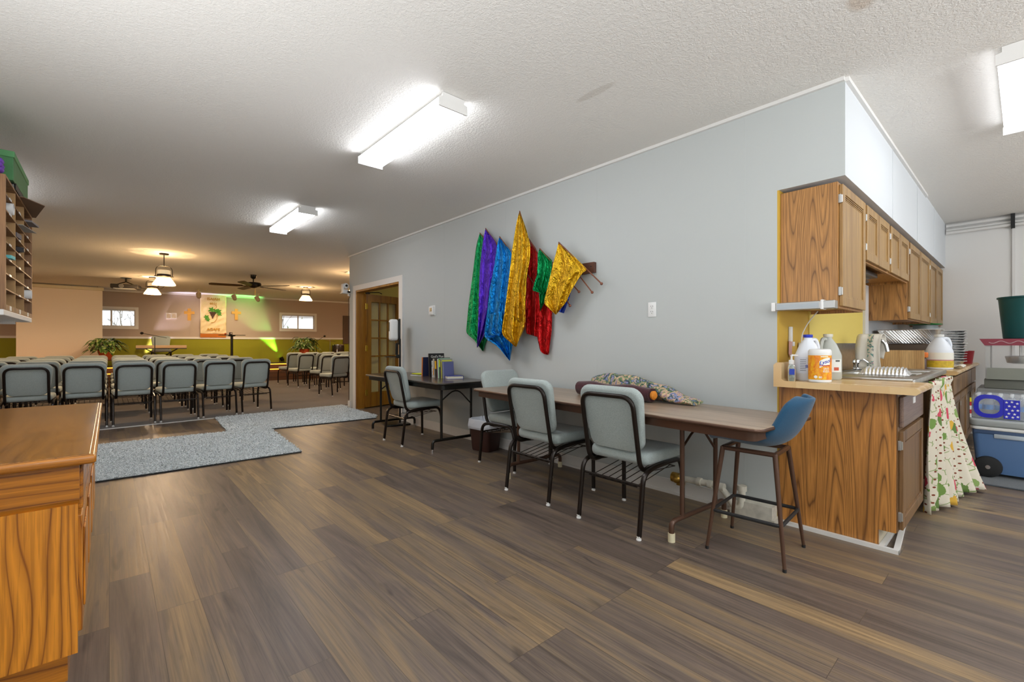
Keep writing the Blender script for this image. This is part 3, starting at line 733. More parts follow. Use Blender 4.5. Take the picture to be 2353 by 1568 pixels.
book('paperback_book', 'thin pale pink spined paperback right of the yellow-blocked black book', X0, 4.592, .16, .225, .012, wht, cm('pink_spine', 'd9bfc8'), R(-3))
book('paperback_book', 'thin mint green spined paperback among the books on the dark table', X0, 4.574, .16, .23, .016, cm('mint_cover', 'a9d3b2'), cm('mint_spine', '9bd8a8'), R(-3))
t = book('paperback_book', 'grey book with bright yellow spine top behind the leaning blue book', X0, 4.547, .17, .225, .022, cm('grey_cover', '8e8f88'), cm('dark_spine', '2d3034'), R(-3))
MB().box(-.0035, -.002, -.01, .01, .13, .215).build('spine_band', cm('lime_band', 'dde01c'), t, smooth=0, rot=(R(-3), 0, 0))
m = MB(); m.box(.02, .16, -.0125, -.011, .195, .21); m.build('cover_band', cm('lime_cover_band', 'cfd04a'), t, smooth=0, rot=(R(-3), 0, 0))
book('paperback_book', 'yellow and dark spined book just behind the leaning blue book', X0 + .005, 4.52, .165, .195, .018, cm('grey_cover_b', '7d7c78'), cm('yellow_spine', 'b8b34a'), R(-3))
bc = cm('blue_cloth_cover', '5a5f8c')
book('hardcover_book', 'blue cloth-covered hymnal leaning at the right end of the book row', X0 + .01, 4.485, .14, .19, .022, bc, cm('blue_cloth_spine', '7f86a8'), R(-6))
t = thing('hardcover_book', 'thick book with blue cover lying flat, white page edges toward the camera', 'book', (X0 + .09, 4.385, HB), R(-22), 'books standing on the dark table')
MB().box(-.095, .085, -.07, .07, .004, .032).build('pages', pm('white_pages', 'ded8c4', .8), t, smooth=0)
m = MB(); m.box(-.10, .09, -.075, .075, .032, .036); m.box(-.10, .09, -.075, .075, 0, .004); m.box(.086, .09, -.075, .075, 0, .036); m.build('cover', cm('royal_blue_cover', '3a4192'), t, smooth=0)
for lbl, x, y, z, rz, col in (('yellow booklet lying flat left of the books, topmost of its pile', 2.97, 5.10, .018, R(8), 'd6dc1e'), ('dark and yellow booklet lying under the yellow one left of the books', 2.97, 5.13, .009, R(-6), '5b5c1c'), ('white booklet lying at the bottom of the pile left of the books', 2.95, 5.09, 0, R(20), 'e4e6ec')):
    t = thing('booklet', lbl, 'booklet', (x, y, HB + z), rz, 'booklets lying left of the books')
    MB().box(-.07, .07, -.1, .1, 0.001, .009).build('cover', cm('booklet_' + col, col), t, smooth=0)
# ------------------------------------------------------------------ worship flags on a wall rack
rod_m = pm('red_brown_dowel', '7a4630', .4)
def fp(cx, cy, off): return at_x(1040 + cx / 4.126, 460 + cy / 4.126, WX - off)
def interp(pts, n):
    ds = [0.0]
    for a, b in zip(pts, pts[1:]): ds.append(ds[-1] + math.hypot(b[0] - a[0], b[1] - a[1]))
    out = []
    for i in range(n):
        s = ds[-1] * i / (n - 1); k = 0
        while k < len(ds) - 2 and ds[k + 1] < s: k += 1
        t = (s - ds[k]) / max(1e-6, ds[k + 1] - ds[k]); out.append((pts[k][0] + (pts[k + 1][0] - pts[k][0]) * t, pts[k][1] + (pts[k + 1][1] - pts[k][1]) * t))
    return out
def flag(lbl, mat, off, left, right, rod, folds=2.5, amp=.018, ph=0.0, rows=26, cols=22, second=None):
    t = thing('worship_flag', lbl, 'flag', fp(rod[0][0], rod[0][1], off), 0, 'metallic flags hung on the wall rack'); org = t.location.copy()
    def sheet(left, right, off, amp, ph):
        Lp, Rp = interp(left, rows), interp(right, rows); rr = []
        for i in range(rows):
            row = []; f = i / (rows - 1)
            for j in range(cols):
                s = j / (cols - 1); px = Lp[i][0] + (Rp[i][0] - Lp[i][0]) * s; py = Lp[i][1] + (Rp[i][1] - Lp[i][1]) * s
                d = 1.3 * amp * (.25 + .75 * f) * (math.sin(2 * PI * folds * s + ph + f * .8) + .35 * math.sin(2 * PI * folds * 2.3 * s + ph * 2 + f * 3))
                row.append(fp(px, py, off + d) - org)
            rr.append(row)
        return MB().grid(rr)
    sheet(left, right, off, amp, ph).build('cloth', mat, t, smooth=80, solid=.0015, sub=1)
    if second: sheet(second[0], second[1], off + second[2], amp * .7, ph + 1).build('fold', mat, t, smooth=80, solid=.0015, sub=1)
    a, b = fp(rod[0][0], rod[0][1], off + .005) - org, fp(rod[1][0], rod[1][1], rod[2]) - org
    MB().tube([a, b], .0055, 8).build('rod', rod_m, t)
    if len(rod) > 3: MB().sphere(b, .0125, 12, 8).build('knob', rod_m, t)
GR, PU, BL, GO, RE, B2 = (lame('green_lame', '0b9a58', .26), lame('purple_lame', '5a2fc4', .32), lame('blue_lame', '0a80cc', .28), lame('gold_lame', 'd8ac22', .24), lame('red_lame', 'c21a1c', .3), lame('royal_lame', '3a5cd2', .3))
flag('dark green metallic flag, leftmost of the flags on the wall rack', GR, .03, [(258, 312), (225, 420), (190, 700), (150, 1000), (125, 1265), (200, 1320), (285, 1435)], [(262, 314), (290, 350), (300, 700), (320, 1000), (335, 1200), (335, 1300), (290, 1433)], ((258, 312), (600, 720), .04), 1.5, .016)
flag('purple metallic flag between the dark green and the blue flags', PU, .072, [(312, 268), (285, 400), (260, 620), (248, 900), (240, 1200), (230, 1400)], [(316, 270), (370, 345), (418, 415), (440, 700), (400, 1050), (300, 1290), (236, 1400)], ((312, 268), (700, 800), .05), 2.2, .014, 1)
flag('bright blue metallic flag beside the tall gold flag', BL, .118, [(445, 346), (424, 410), (395, 620), (350, 850), (322, 1100), (292, 1308), (420, 1380), (540, 1525)], [(450, 348), (500, 420), (562, 495), (580, 700), (580, 950), (580, 1200), (575, 1340), (545, 1522)], ((445, 346), (800, 830), .06), 2.6, .018, .5,
     second=([(330, 1090), (300, 1300), (350, 1310), (440, 1290)], [(470, 1050), (470, 1180), (465, 1270), (462, 1285)], .02))
flag('tallest gold metallic flag, hung highest in the middle of the rack', GO, .185, [(635, 104), (612, 180), (590, 300), (560, 500), (538, 700), (500, 1000), (460, 1275), (600, 1396)], [(638, 106), (660, 165), (700, 280), (738, 430), (735, 560), (705, 700), (692, 1000), (690, 1200), (604, 1394)], ((635, 104), (742, 440), .17), 2.0, .02, 2.2,
     second=([(650, 150), (625, 400), (625, 640), (590, 870), (590, 1130), (600, 1140)], [(655, 152), (725, 400), (720, 600), (680, 820), (688, 1000), (690, 1165)], .018))
flag('red metallic flag hanging behind the gold and small green flags', RE, .06, [(725, 368), (722, 450), (705, 700), (692, 950), (690, 1262), (700, 1268)], [(730, 370), (800, 470), (805, 600), (812, 800), (820, 1000), (808, 1302)], ((725, 368), (1113, 1002), .12, 1), 1.6, .014, .3,
     second=([(800, 900), (800, 1100), (800, 1290), (830, 1435), (865, 1463), (905, 1468)], [(945, 900), (945, 1030), (940, 1240), (925, 1350), (915, 1440), (908, 1466)], -.012))
flag('small emerald green metallic flag between the red and the right gold flags', GR, .115, [(826, 459), (810, 500), (800, 700), (754, 858), (860, 890), (865, 895)], [(832, 461), (880, 510), (945, 575), (930, 720), (905, 820), (868, 895)], ((826, 459), (1198, 870), .11, 1), 2.2, .014, .4,
     second=([(905, 640), (880, 690), (860, 850), (820, 900), (830, 1055)], [(945, 600), (940, 690), (920, 800), (880, 950), (834, 1053)], -.014))
flag('royal blue metallic flag mostly hidden behind the right gold flag', B2, .05, [(1180, 720), (1100, 830), (1050, 930), (1005, 1060)], [(1215, 735), (1135, 815), (1108, 930), (1055, 1076)], ((1010, 470), (1323, 875), .15, 1), 1.2, .01)
flag('right gold metallic flag, nearest the end of the wooden rack', GO, .185, [(1005, 400), (985, 480), (948, 620), (905, 800), (862, 980), (978, 1088)], [(1010, 402), (1130, 512), (1285, 665), (1235, 685), (1130, 850), (1080, 965), (982, 1086)], ((1005, 400), (1412, 793), .15, 1), 1.7, .016, 1.1)
t = thing('flag_rack', 'dark wooden peg board on the wall holding the flag rods', 'rack', fp(1300, 640, 0))
org = t.location.copy()
a, b, c_, d = [fp(x, y, .0) - org for x, y in ((700, 690), (1362, 590), (1362, 690), (700, 800))]
MB().prism([(p.y, p.z) for p in (a, b, c_, d)], -.035, -.001, 'yz').build('board', pm('dark_walnut', '5c3728', .45, var=(20, .2)), t, smooth=0)
s = fp(1313, 630, .035) - org
MB().cyl(s, .006, .004, 10, Matrix.Rotation(R(-90), 4, 'Y')).build('screw', M['rubber'], t)

# ------------------------------------------------------------------ golden oak desk in the left foreground
DX, DY0, DY1, DH = -.075, 2.115, 3.82, .77
t = thing('oak_desk', 'golden oak desk with moulded top in the left foreground', 'desk', (DX - .36, (DY0 + DY1) / 2, 0))
w, l = .36, (DY1 - DY0) / 2
m = MB(); m.pad(lambda i: rrect(2 * w + .06 - 2 * i, 2 * l + .06 - 2 * i, .006)(), .022, .006); m.xf(Matrix.Translation((0, 0, DH - .024))); m.build('top', M['desk_top'], t)
m = MB(); m.pad(lambda i: rrect(2 * w + .085 - 2 * i, 2 * l + .085 - 2 * i, .008)(), .03, .009); m.xf(Matrix.Translation((0, 0, DH - .034))); m.build('edge_moulding', M['desk_x'], t)
MB().box(-w + .02, w - .02, -l + .012, l - .02, .10, DH - .03).build('body', M['desk'], t, smooth=0)
m = MB(); m.prism([(-l - .006, DH - .034), (-l - .006, DH - .155), (-l + .002, DH - .17), (-l + .012, DH - .175), (-l + .012, DH - .034)], -w, w, 'yz'); m.build('frieze_rail', M['desk_x'], t, smooth=0)
MB().box(-w + .03, w - .03, -l + .03, l - .03, 0, .095).build('toe_kick', M['desk_x'], t, smooth=0)
MB().box(-w + .03, w - .004, -l - .004, -l + .014, .10, DH - .17).build('end_panel', M['desk'], t, smooth=0)
n = 4; cw = (2 * l - .06) / n
for k in range(n):
    y0 = -l + .03 + cw * k + .012; y1 = y0 + cw - .024
    m = MB(); m.box(w - .02, w + .006, y0, y1, .15, DH - .22, .004); m.box(w + .006, w + .012, y0 + .06, y1 - .06, .21, DH - .28, .003); m.build('door', M['desk'], t, smooth=0)
    MB().box(w - .02, w + .008, y0, y1, DH - .20, DH - .06, .006).build('drawer', M['desk_h'], t, smooth=0)

# ------------------------------------------------------------------ mail sorter, its shelf and what lies in it
SX, SY0, SY1, SZ0, SZ1 = -.45, 3.92, 5.13, 1.335, 2.12
t = thing('wall_shelf', 'white wall shelf carrying the pigeonhole mail sorter at the left edge', 'shelf', (-.60, 4.5, 1.30))
MB().box(-.20, .152, -.66, .59, 0, .033, .003).build('board', M['white_plastic'], t, smooth=0)
for y in (-.45, .45):
    m = MB(); m.box(-.20, .08, y - .012, y + .012, -.02, 0); m.box(-.20, -.18, y - .012, y + .012, -.25, 0); m.build('bracket', M['trim'], t, smooth=0)
t = thing('mail_sorter', 'wooden pigeonhole mail sorter with three columns on a white shelf, left edge', 'mail sorter', (SX, (SY0 + SY1) / 2, SZ0)); hl = (SY1 - SY0) / 2; D = .31; HS = SZ1 - SZ0
m = MB(); m.box(-D, 0, -hl, -hl + .018, 0, HS); m.box(-D, 0, hl - .012, hl, 0, HS); m.box(-D, 0, -hl + .018, hl - .012, HS - .014, HS); m.box(-D, 0, -hl + .018, hl - .012, 0, .03); m.build('case', M['sorter'], t, smooth=0)
MB().box(-D + .001, -D + .008, -hl + .018, hl - .012, .03, HS - .014).build('back', M['sorter_in'], t, smooth=0)
cols = [(-hl + .018) + (2 * hl - .03) * k / 3 for k in range(4)]
for k in (1, 2): MB().box(-D + .008, -.004, cols[k] - .005, cols[k] + .005, .03, HS - .014).build('divider', M['sorter_in'], t, smooth=0)
rz_ = [.03 + (HS - .044) * k / 8 for k in range(9)]
for k in range(1, 8):
    MB().box(-D + .008, -.002, -hl + .018, hl - .012, rz_[k] - .004, rz_[k] + .004).build('shelf', M['sorter'], t, smooth=0)
for k in range(8):
    for c in range(3):
        if (k * 3 + c) % 4 != 3: MB().box(-.002, .0005, cols[c] + .13, cols[c] + .20, rz_[k] - (.006 if k else .028), rz_[k] + (.006 if k else 0)).build('name_tag', M['white_plastic'], t, smooth=0)
def cell(c, k, f=.5): return Vector((SX, (SY0 + SY1) / 2 + cols[c] + (cols[c + 1] - cols[c]) * f, SZ0 + rz_[k] + .0045))
p = cell(2, 1, .55); t = thing('paper_roll', 'rolled white paper sticking out of the lower right pigeonhole', 'paper roll', p)
rows = []
for i in range(2):
    rows.append([Vector((-.26 + .275 * i, (.036 - .009 * k / 40 * 2.4) * math.cos(2 * PI * k / 16), .04 + (.036 - .009 * k / 40 * 2.4) * math.sin(2 * PI * k / 16))) for k in range(41)])
MB().grid(rows).build('sheet', M['white_plastic'], t, smooth=60, solid=.0012)
p = cell(0, 6, .5); t = thing('paper_roll', 'white rolled paper in an upper left pigeonhole of the sorter', 'paper roll', p)
MB().lathe([(.036, 0), (.036, .28), (.031, .28), (.031, 0)], 18, (-.27, 0, .038), cap=False, M=Matrix.Rotation(R(90), 4, 'Y')).build('sheet', M['white_plastic'], t)
def sheetthing(lbl, p, pts, mat, name='folder', cat='folder', th=.003):
    t = tag(MB().prism(pts, 0, th).build(name, mat, loc=p, smooth=0), lbl, cat); return t
o = sheetthing('grey folder sheet projecting from a middle pigeonhole of the sorter', cell(1, 6, .55), [(-.22, -.13), (.02, -.12), (.06, .17), (-.05, .14), (-.22, .14)], pm('grey_card', 'a8a8a4', .6))
o.rotation_euler = (0, R(-3), 0)
sheetthing('white paper stack in the top left pigeonhole of the sorter', cell(0, 7, .6), [(-.27, -.10), (-.02, -.10), (-.02, .11), (-.27, .11)], M['white_plastic'], 'paper_stack', 'paper', .02)
sheetthing('teal paper slip in the left column of the sorter', cell(0, 3, .35), [(-.1, -.05), (.012, -.05), (.02, .03), (-.1, .04)], pm('teal_paper', '5fb8bc', .6), 'paper_slip', 'paper', .02)
sheetthing('dark papers in the far right top pigeonhole of the sorter', cell(2, 7, .4), [(-.27, -.12), (.03, -.1), (.05, .1), (-.27, .1)], pm('grey_papers', '7f7d80', .6), 'paper_stack', 'paper', .012)
sheetthing('small dark leaflet in the middle column of the sorter', cell(1, 5, .2), [(-.27, -.06), (0, -.06), (.01, .06), (-.27, .07)], pm('dark_leaflet', '55525c', .6), 'leaflet', 'paper', .03)
m = MB(); rnd = random.Random(11)
rows = []
for i in range(8):
    f = i / 7; rows.append([Vector((-.2 + .215 * f, .10 * math.sin(PI * (.2 + .7 * f)) * math.cos(2 * PI * k / 12) * rnd.uniform(.8, 1.15), .038 + .034 * math.sin(PI * (.25 + .6 * f)) * math.sin(2 * PI * k / 12) * rnd.uniform(.85, 1.05))) for k in range(12)])
tag(m.grid(rows, closed_u=True, cap=True).build('plastic_bag', pm('dark_shiny_bag', '3f3d42', .25, bump=(40, .6, .01)), loc=cell(1, 4, .55), smooth=30), 'crumpled dark plastic bag in a middle pigeonhole of the sorter', 'bag')
# on top of the sorter
zt = SZ1 + .0005
t = thing('file_box', 'green file box on top of the mail sorter', 'box', (SX - .17, 4.60, zt + .052))
gm = pm('green_box_card', '3f7a48', .55, var=(18, .12)); MB().box(-.14, .165, -.34, .34, 0, .15, .004).build('body', gm, t, smooth=0)
m = MB(); m.box(-.145, .17, -.345, .345, .145, .185, .004); m.build('lid', pm('green_lid_card', '4f8f58', .55), t, smooth=0)
MB().box(-.06, .07, -.3425, -.3405, .03, .12).build('paper_label', M['white_plastic'], t, smooth=0)
t = thing('black_binder', 'black binder lying under the green box on the sorter', 'binder', (SX - .15, 4.62, zt + .006)); 
m = MB(); m.box(-.15, .15, -.3, .3, 0, .004); m.box(-.15, .15, -.3, .3, .04, .044); m.box(.146, .15, -.3, .3, 0, .044); m.build('cover', M['black'], t, smooth=0); MB().box(-.14, .14, -.29, .29, .005, .039).build('pages', pm('grey_page_edges', '9a9890', .8), t, smooth=0)
tag(MB().prism([(-.30, -.2), (.02, -.25), (.105, -.06), (.02, .42), (-.30, .46)], 0, .004).build('cardboard_sheet', pm('brown_cardboard', '80644c', .8), loc=(SX, 4.72, zt), smooth=0), 'brown cardboard sheet jutting out over the top of the sorter', 'cardboard')
t = thing('gift_box', 'yellow box with a purple bow on the near end of the sorter top', 'box', (SX - .19, 4.06, zt))
MB().box(-.1, .13, -.13, .12, 0, .16, .004).build('body', pm('yellow_card', 'd0b464', .6), t, smooth=0)
m = MB()
for k in range(6): a = k * PI / 3; m.sphere((.145, .03 + .028 * math.cos(a), .09 + .028 * math.sin(a)), .02, 8, 5)
m.build('bow', pm('purple_bow', '6a3aa8', .5), t)
# ------------------------------------------------------------------ kitchen: wall cabinets
def paneldoor(x0, x1, z0, z1, y, mat, fr=.055, arch=True):
    """framed door in the plane facing -y, recessed panel"""
    m = MB(); t = .02
    for q in ((x0, x0 + fr, z0, z1), (x1 - fr, x1, z0, z1), (x0 + fr, x1 - fr, z0, z0 + fr), (x0 + fr, x1 - fr, z1 - fr, z1)): m.box(q[0], q[1], y - t, y, q[2], q[3], .003)
    m.box(x0 + fr, x1 - fr, y - t + .010, y, z0 + fr, z1 - fr)
    for k in range(3):
        zz = z1 - fr - .006 - .008 * k; m.box(x0 + fr, x1 - fr, y - t + .002 + .003 * k, y - .004, zz - .005, zz)
    m.box(x0 + fr, x1 - fr, y - t + .004, y - .004, z0 + fr, z0 + fr + .012)
    return m
def hinge(par, x, z, y, s=1):
    m = MB(); m.box(x - .012, x + .006, y - .012, y + .002, z - .026, z + .026, .002); m.cyl((x, y - .014, z - .022), .005, .044, 8); m.build('hinge', M['alu'], par, smooth=0)
YF = .742
def wall_cab(x0, x1, z0, z1, doors, lbl, mat=None):
    t = thing('wall_cabinet', lbl, 'cabinet', ((x0 + x1) / 2, YF, z0), 0, 'oak wall cabinets above the kitchen counter'); cx = (x0 + x1) / 2
    m = MB(); m.box(x0 - cx, x1 - cx, 0, 1.048 - YF, .022, z1 - z0); 
    m.box(x0 - cx, x0 - cx + .018, 0, 1.048 - YF, 0, .022); m.box(x1 - cx - .018, x1 - cx, 0, 1.048 - YF, 0, .022); m.box(x0 - cx + .018, x1 - cx - .018, 0, .02, 0, .022)
    m.build('body', M['oak_side'], t, smooth=0)
    for a, b, h in doors:
        d = paneldoor(a - cx, b - cx, .012, z1 - z0 - .012, -.001, None).build('door', M['oak_door'], t, smooth=0)
        hx = (a - cx - .006) if h < 0 else (b - cx + .006)
        for z in (.10, z1 - z0 - .10): hinge(d, hx, z, -.002)
wall_cab(3.235, 3.855, 1.35, 2.10, [(3.262, 3.835, -1)], 'tall oak wall cabinet at the hall end with a large plain side panel')
wall_cab(3.858, 4.68, 1.70, 2.10, [(3.885, 4.255, -1), (4.275, 4.655, 1)], 'short oak wall cabinet over the sink, next to the large side panel cabinet')
wall_cab(4.683, 5.585, 1.70, 2.10, [(4.72, 5.12, -1), (5.14, 5.555, 1)], 'short oak wall cabinet over the sink, farther from the hall')
wall_cab(5.588, 6.95, 1.36, 2.10, [(5.63, 6.25, -1), (6.28, 6.92, 1)], 'tall oak wall cabinet over the stacked pans, nearer the camera')
wall_cab(6.953, 8.145, 1.36, 2.10, [(6.99, 7.55, -1), (7.58, 8.12, 1)], 'tall oak wall cabinet touching the back wall of the kitchen')
# strip light on the side panel
t = thing('strip_light', 'unlit aluminium strip light along the bottom of the wall cabinet side', 'light', (3.205, .90, 1.365), R(0))
MB().box(-.045, .0285, -.16, .155, -.02, .028, .004).build('housing', M['alu'], t, smooth=0)
m = MB(); m.box(-.05, .0285, .155, .178, -.024, .032, .004); m.build('end_cap', M['white_plastic'], t, smooth=0); MB().box(-.05, .02, -.105, -.09, -.024, .034, .004).build('end_cap', M['white_plastic'], t, smooth=0)
MB().box(-.047, -.045, -.08, .145, -.012, .018).build('lens', pm('grey_lens', 'a9b0b4', .2), t, smooth=0)
m = MB(); m.cyl((4.35, .86, 1.645), .02, .05, 12); m.tube([(4.2, .86, 1.645), (4.62, .86, 1.64)], .012, 8); m.box(4.1, 4.66, .80, .93, 1.665, 1.698)
tag(m.build('under_cabinet_lamp', M['brown_black'], smooth=30), 'dark lamp fixed under the short wall cabinets over the sink', 'light')
# over-sink opening: pale yellow panel with white casing on its right, steel sill
sbox('window_3', M['yellow_wall'], (3.80, 5.42, 1.042, 1.0495, 1.14, 1.70))
sbox('trim_9', M['trim'], (5.42, 5.56, 1.022, 1.0495, 1.10, 1.70)); sbox('trim_10', M['steel'], (3.86, 5.58, 1.00, 1.0495, 1.09, 1.14))
sbox('trim_11', M['steel'], (3.60, 5.30, 1.038, 1.0495, .912, 1.09))
# ------------------------------------------------------------------ kitchen: base cabinets, counters, sink
YB = .47
t = thing('base_cabinet', 'oak base cabinet with a large grained end panel facing the hall', 'cabinet', (3.6, YB, 0))
m = MB(); m.prism([(YB - YB, .105), (YB - YB, .868), (.575, .868), (.575, .022), (.075, .022), (.075, .105)], -.40, -.385, 'yz'); m.build('end_panel', M['oak'], t, smooth=0)
m = MB(); m.box(-.385, .40, .002, .575, .105, .868); m.box(-.385, .40, -.004, .02, .105, .868); m.build('body', M['oak_dark'], t, smooth=0)
MB().box(-.385, .40, .075, .57, .0, .105).build('toe_kick', pm('plywood_edge', 'c8bda4', .7), t, smooth=0)
dr = MB().box(-.355, .365, -.026, -.004, .675, .845, .008).build('drawer', wood('grey_oak_drawer', '8a7264', '66524a', 'x', .35, 6, .06), t, smooth=0)
MB().box(-.05, .03, -.0285, -.026, .785, .82).build('paper_label', M['white_plastic'], dr, smooth=0)
d = paneldoor(-.355, .365, .115, .655, -.005, None, .06).build('door', M['oak_dark'], t, smooth=0)
for z in (.19, .58): hinge(d, -.365, z, -.006)
sbox('trim_12', M['trim'], (3.175, 3.198, .455, 1.05, 0, .022), (3.198, 4.0, .52, .543, 0, .022)); 
m = MB(); m.prism([(3.175, .455), (3.2, .455), (4.0, .52), (4.0, .545), (3.2, .48)], 0, .02); struct(m.build('trim_13', M['trim'], smooth=0))
t = thing('countertop', 'butcher-block laminate countertop with a rounded front beside the sink', 'countertop', (3.2, .7, .87))
m = MB()
m.prism([(-.34, .012), (-.325, 0), (.345, 0), (.345, .038), (-.315, .038), (-.33, .034), (-.34, .024)], -.10, .395, 'yz')
m.build('top', M['counter'], t)
MB().box(.395, 1.22, -.22, -.206, 0, .036).box(.395, 1.22, .215, .345, 0, .036).box(.395, .80, -.205, .214, 0, .036).build('sink_deck', M['counter'], t, smooth=0)
m = MB(); m.prism([(.345, .038), (.345, .135), (.33, .15), (.305, .15), (.30, .14), (.30, .05), (.285, .038)], -.10, .38, 'yz'); m.build('backsplash', M['counter'], t)
# sink base frame behind the curtain
t = thing('sink_cabinet', 'open sink base frame hidden behind the hanging curtain', 'cabinet', (4.7, .47, 0)); m = MB(); m.box(.42, .44, .02, .57, 0, .865); m.box(-.695, .42, .55, .57, 0, .865); m.build('frame', M['oak_dark'], t, smooth=0); MB().tube([(-.70, -.055, .855), (.44, -.055, .855)], .008, 8).build('curtain_rod', M['alu'], t)
# sink
t = thing('kitchen_sink', 'stainless steel double sink with drainboard under the short wall cabinets', 'sink', (4.4, .72, .908))
m = MB(); X0s, X1s, Y0s, Y1s = -.80, .78, -.27, .27
def rim(x0, x1, y0, y1): m.box(x0, x1, y0, y1, 0, .012, .004)
bas = [(-.38, -.0), (.06, .44)]
rim(X0s, -.38, Y0s, Y1s); rim(.44, X1s, Y0s, Y1s); rim(0, .06, Y0s, Y1s); rim(-.38, .44, Y0s, Y0s + .05); rim(-.38, .44, Y1s - .09, Y1s)
m.box(X0s - .006, X1s + .006, Y0s - .012, Y0s + .004, -.02, .014, .005); m.box(X0s - .008, X0s + .006, Y0s, Y1s, 0, .016, .004)
m.build('rim', M['steel'], t)
for a, b in bas:
    y0, y1 = Y0s + .05, Y1s - .09
    MB().loft([[Vector((p[0] + (a + b) / 2, p[1] + (y0 + y1) / 2, z)) for p in rrect((b - a) - i, (y1 - y0) - i, .05)()] for z, i in ((.006, 0), (-.14, .03), (-.15, .08))], cap=False).build('basin', M['steel'], t)
# faucet with a cloth hung over it
t = thing('faucet', 'chrome kitchen faucet behind the sink with lever handles', 'faucet', (4.72, .93, .921)); 
m = MB(); m.pad(lambda i: rrect(.24 - 2 * i, .055 - 2 * i, .026)(), .02, .008); m.build('base_plate', M['chrome'], t)
MB().tube(fillet([(0, 0, .01), (0, 0, .20), (0, -.07, .26), (0, -.17, .235), (0, -.185, .15)], .07, 6), .014, 12).build('spout', M['chrome'], t)
for s in (-1, 1):
    h = MB().lathe([(.022, 0), (.022, .03), (.03, .045), (.026, .065), (.01, .075)], 14, (s * .09, 0, .015)).build('handle', M['chrome'], t)
    MB().tube([(s * .09, 0, .07), (s * .11, -.05, .085), (s * .115, -.08, .06)], [.009, .008, .006], 8).build('lever', M['chrome'], h)
def cloth_mat():
    tt = NT('dishcloth'); v = tt.coord(); n = tt.noise(v, 45, 2); sx = tt.new('ShaderNodeSeparateXYZ'); tt.link(v, sx.inputs[0])
    band = tt.math('LESS_THAN', tt.math('ABSOLUTE', tt.math('SUBTRACT', sx.outputs[1], -.10)), .022)
    p = tt.ramp(n, [(.48, lin('d6cfc2')), (.54, lin('5f8f86')), (.66, lin('c99aa0'))], 'CONSTANT')
    tt.link(tt.mix(band, lin('d6cfc2'), p), tt.b.inputs['Base Color']); tt.b.inputs['Roughness'].default_value = .9; return tt.m
rows = []
for i in range(25):
    f = i / 24
    if f < .4: q = f / .4; p = (-.055 - .012 * (1 - q), .01 + .245 * q)
    elif f < .6: q = (f - .4) / .2; p = (-.055 * math.cos(PI * q), .255 + .035 * math.sin(PI * q))
    else: q = (f - .6) / .4; p = (.055 + .01 * q, .255 - .17 * q)
    rows.append([Vector((p[0] + .010 * math.sin(s * 13 + f * 2), -.17 + .16 * s + .012 * math.sin(f * 7), p[1] + .008 * math.sin(s * 9) * (f > .6))) for s in [k / 12 for k in range(13)]])
tag(MB().grid(rows).build('dishcloth', cloth_mat(), loc=(4.69, .94, .925), smooth=80, solid=.004), 'cream dishcloth with green pattern draped over the sink faucet', 'cloth')
# upturned ridged foil tray in the sink
t = thing('foil_tray', 'ridged foil tray lying upside down across the sink edge', 'foil tray', (4.12, .665, .922), R(94))
rows = []
for i in range(81):
    x = -.21 + .42 * i / 80; e = min(1, (1 - abs(x) / .21) * 4.5); r_ = .006 * math.sin(i * 1.05) * (e > .5)
    rows.append([Vector((x * .66, (-.15 + .3 * j / 8), max(0, (.045 + r_) * e * min(1, (1 - abs(j - 4) / 4) * 3)))) for j in range(9)])
MB().grid(rows).build('tray', M['foil'], t, smooth=50, solid=.001)
# ------------------------------------------------------------------ curtain under the sink
def curtain_mat():
    tt = NT('vegetable_print_cotton'); v = tt.coord(); sp = tt.new('ShaderNodeSeparateXYZ'); tt.link(v, sp.inputs[0])
    def cellc(o, s, ofs=0.0): return tt.math('SUBTRACT', tt.math('FRACT', tt.math('ADD', tt.math('MULTIPLY', o, s), ofs)), .5)
    dx, dz = cellc(sp.outputs[0], 16), cellc(sp.outputs[2], 19)
    d = tt.math('ADD', tt.math('MULTIPLY', dx, dx), tt.math('MULTIPLY', dz, dz)); dot = tt.math('LESS_THAN', d, .014)
    vo = tt.new('ShaderNodeTexVoronoi'); vo.inputs['Scale'].default_value = 16; mp = tt.coord(scale=(1, .0, .55), rot=(0, R(18), 0)); tt.link(mp, vo.inputs['Vector'])
    sep = tt.new('ShaderNodeSeparateColor'); tt.link(vo.outputs['Color'], sep.inputs[0])
    col = tt.ramp(sep.outputs[0], [(0, lin('6f8f45')), (.25, lin('d3a63c')), (.45, lin('5d7a3a')), (.6, lin('c9485c')), (.75, lin('86a05a')), (.88, lin('c4505f'))], 'CONSTANT')
    n = tt.noise(v, 30, 2); near = tt.math('LESS_THAN', tt.math('ADD', vo.outputs['Distance'], tt.math('MULTIPLY', n, .35)), .54)
    vo2 = tt.new('ShaderNodeTexVoronoi', feature='DISTANCE_TO_EDGE'); vo2.inputs['Scale'].default_value = 16; tt.link(tt.coord(scale=(1, 0, 1)), vo2.inputs['Vector'])
    leaf = tt.math('MULTIPLY', tt.math('LESS_THAN', vo2.outputs['Distance'], .035), tt.math('GREATER_THAN', tt.noise(v, 9, 1), .53))
    c = tt.mix(dot, lin('d8d0be'), lin('7a3a20')); c = tt.mix(leaf, c, lin('8fa06a')); c = tt.mix(near, c, col)
    tt.link(c, tt.b.inputs['Base Color']); tt.b.inputs['Roughness'].default_value = .85; return tt.m
rows = []
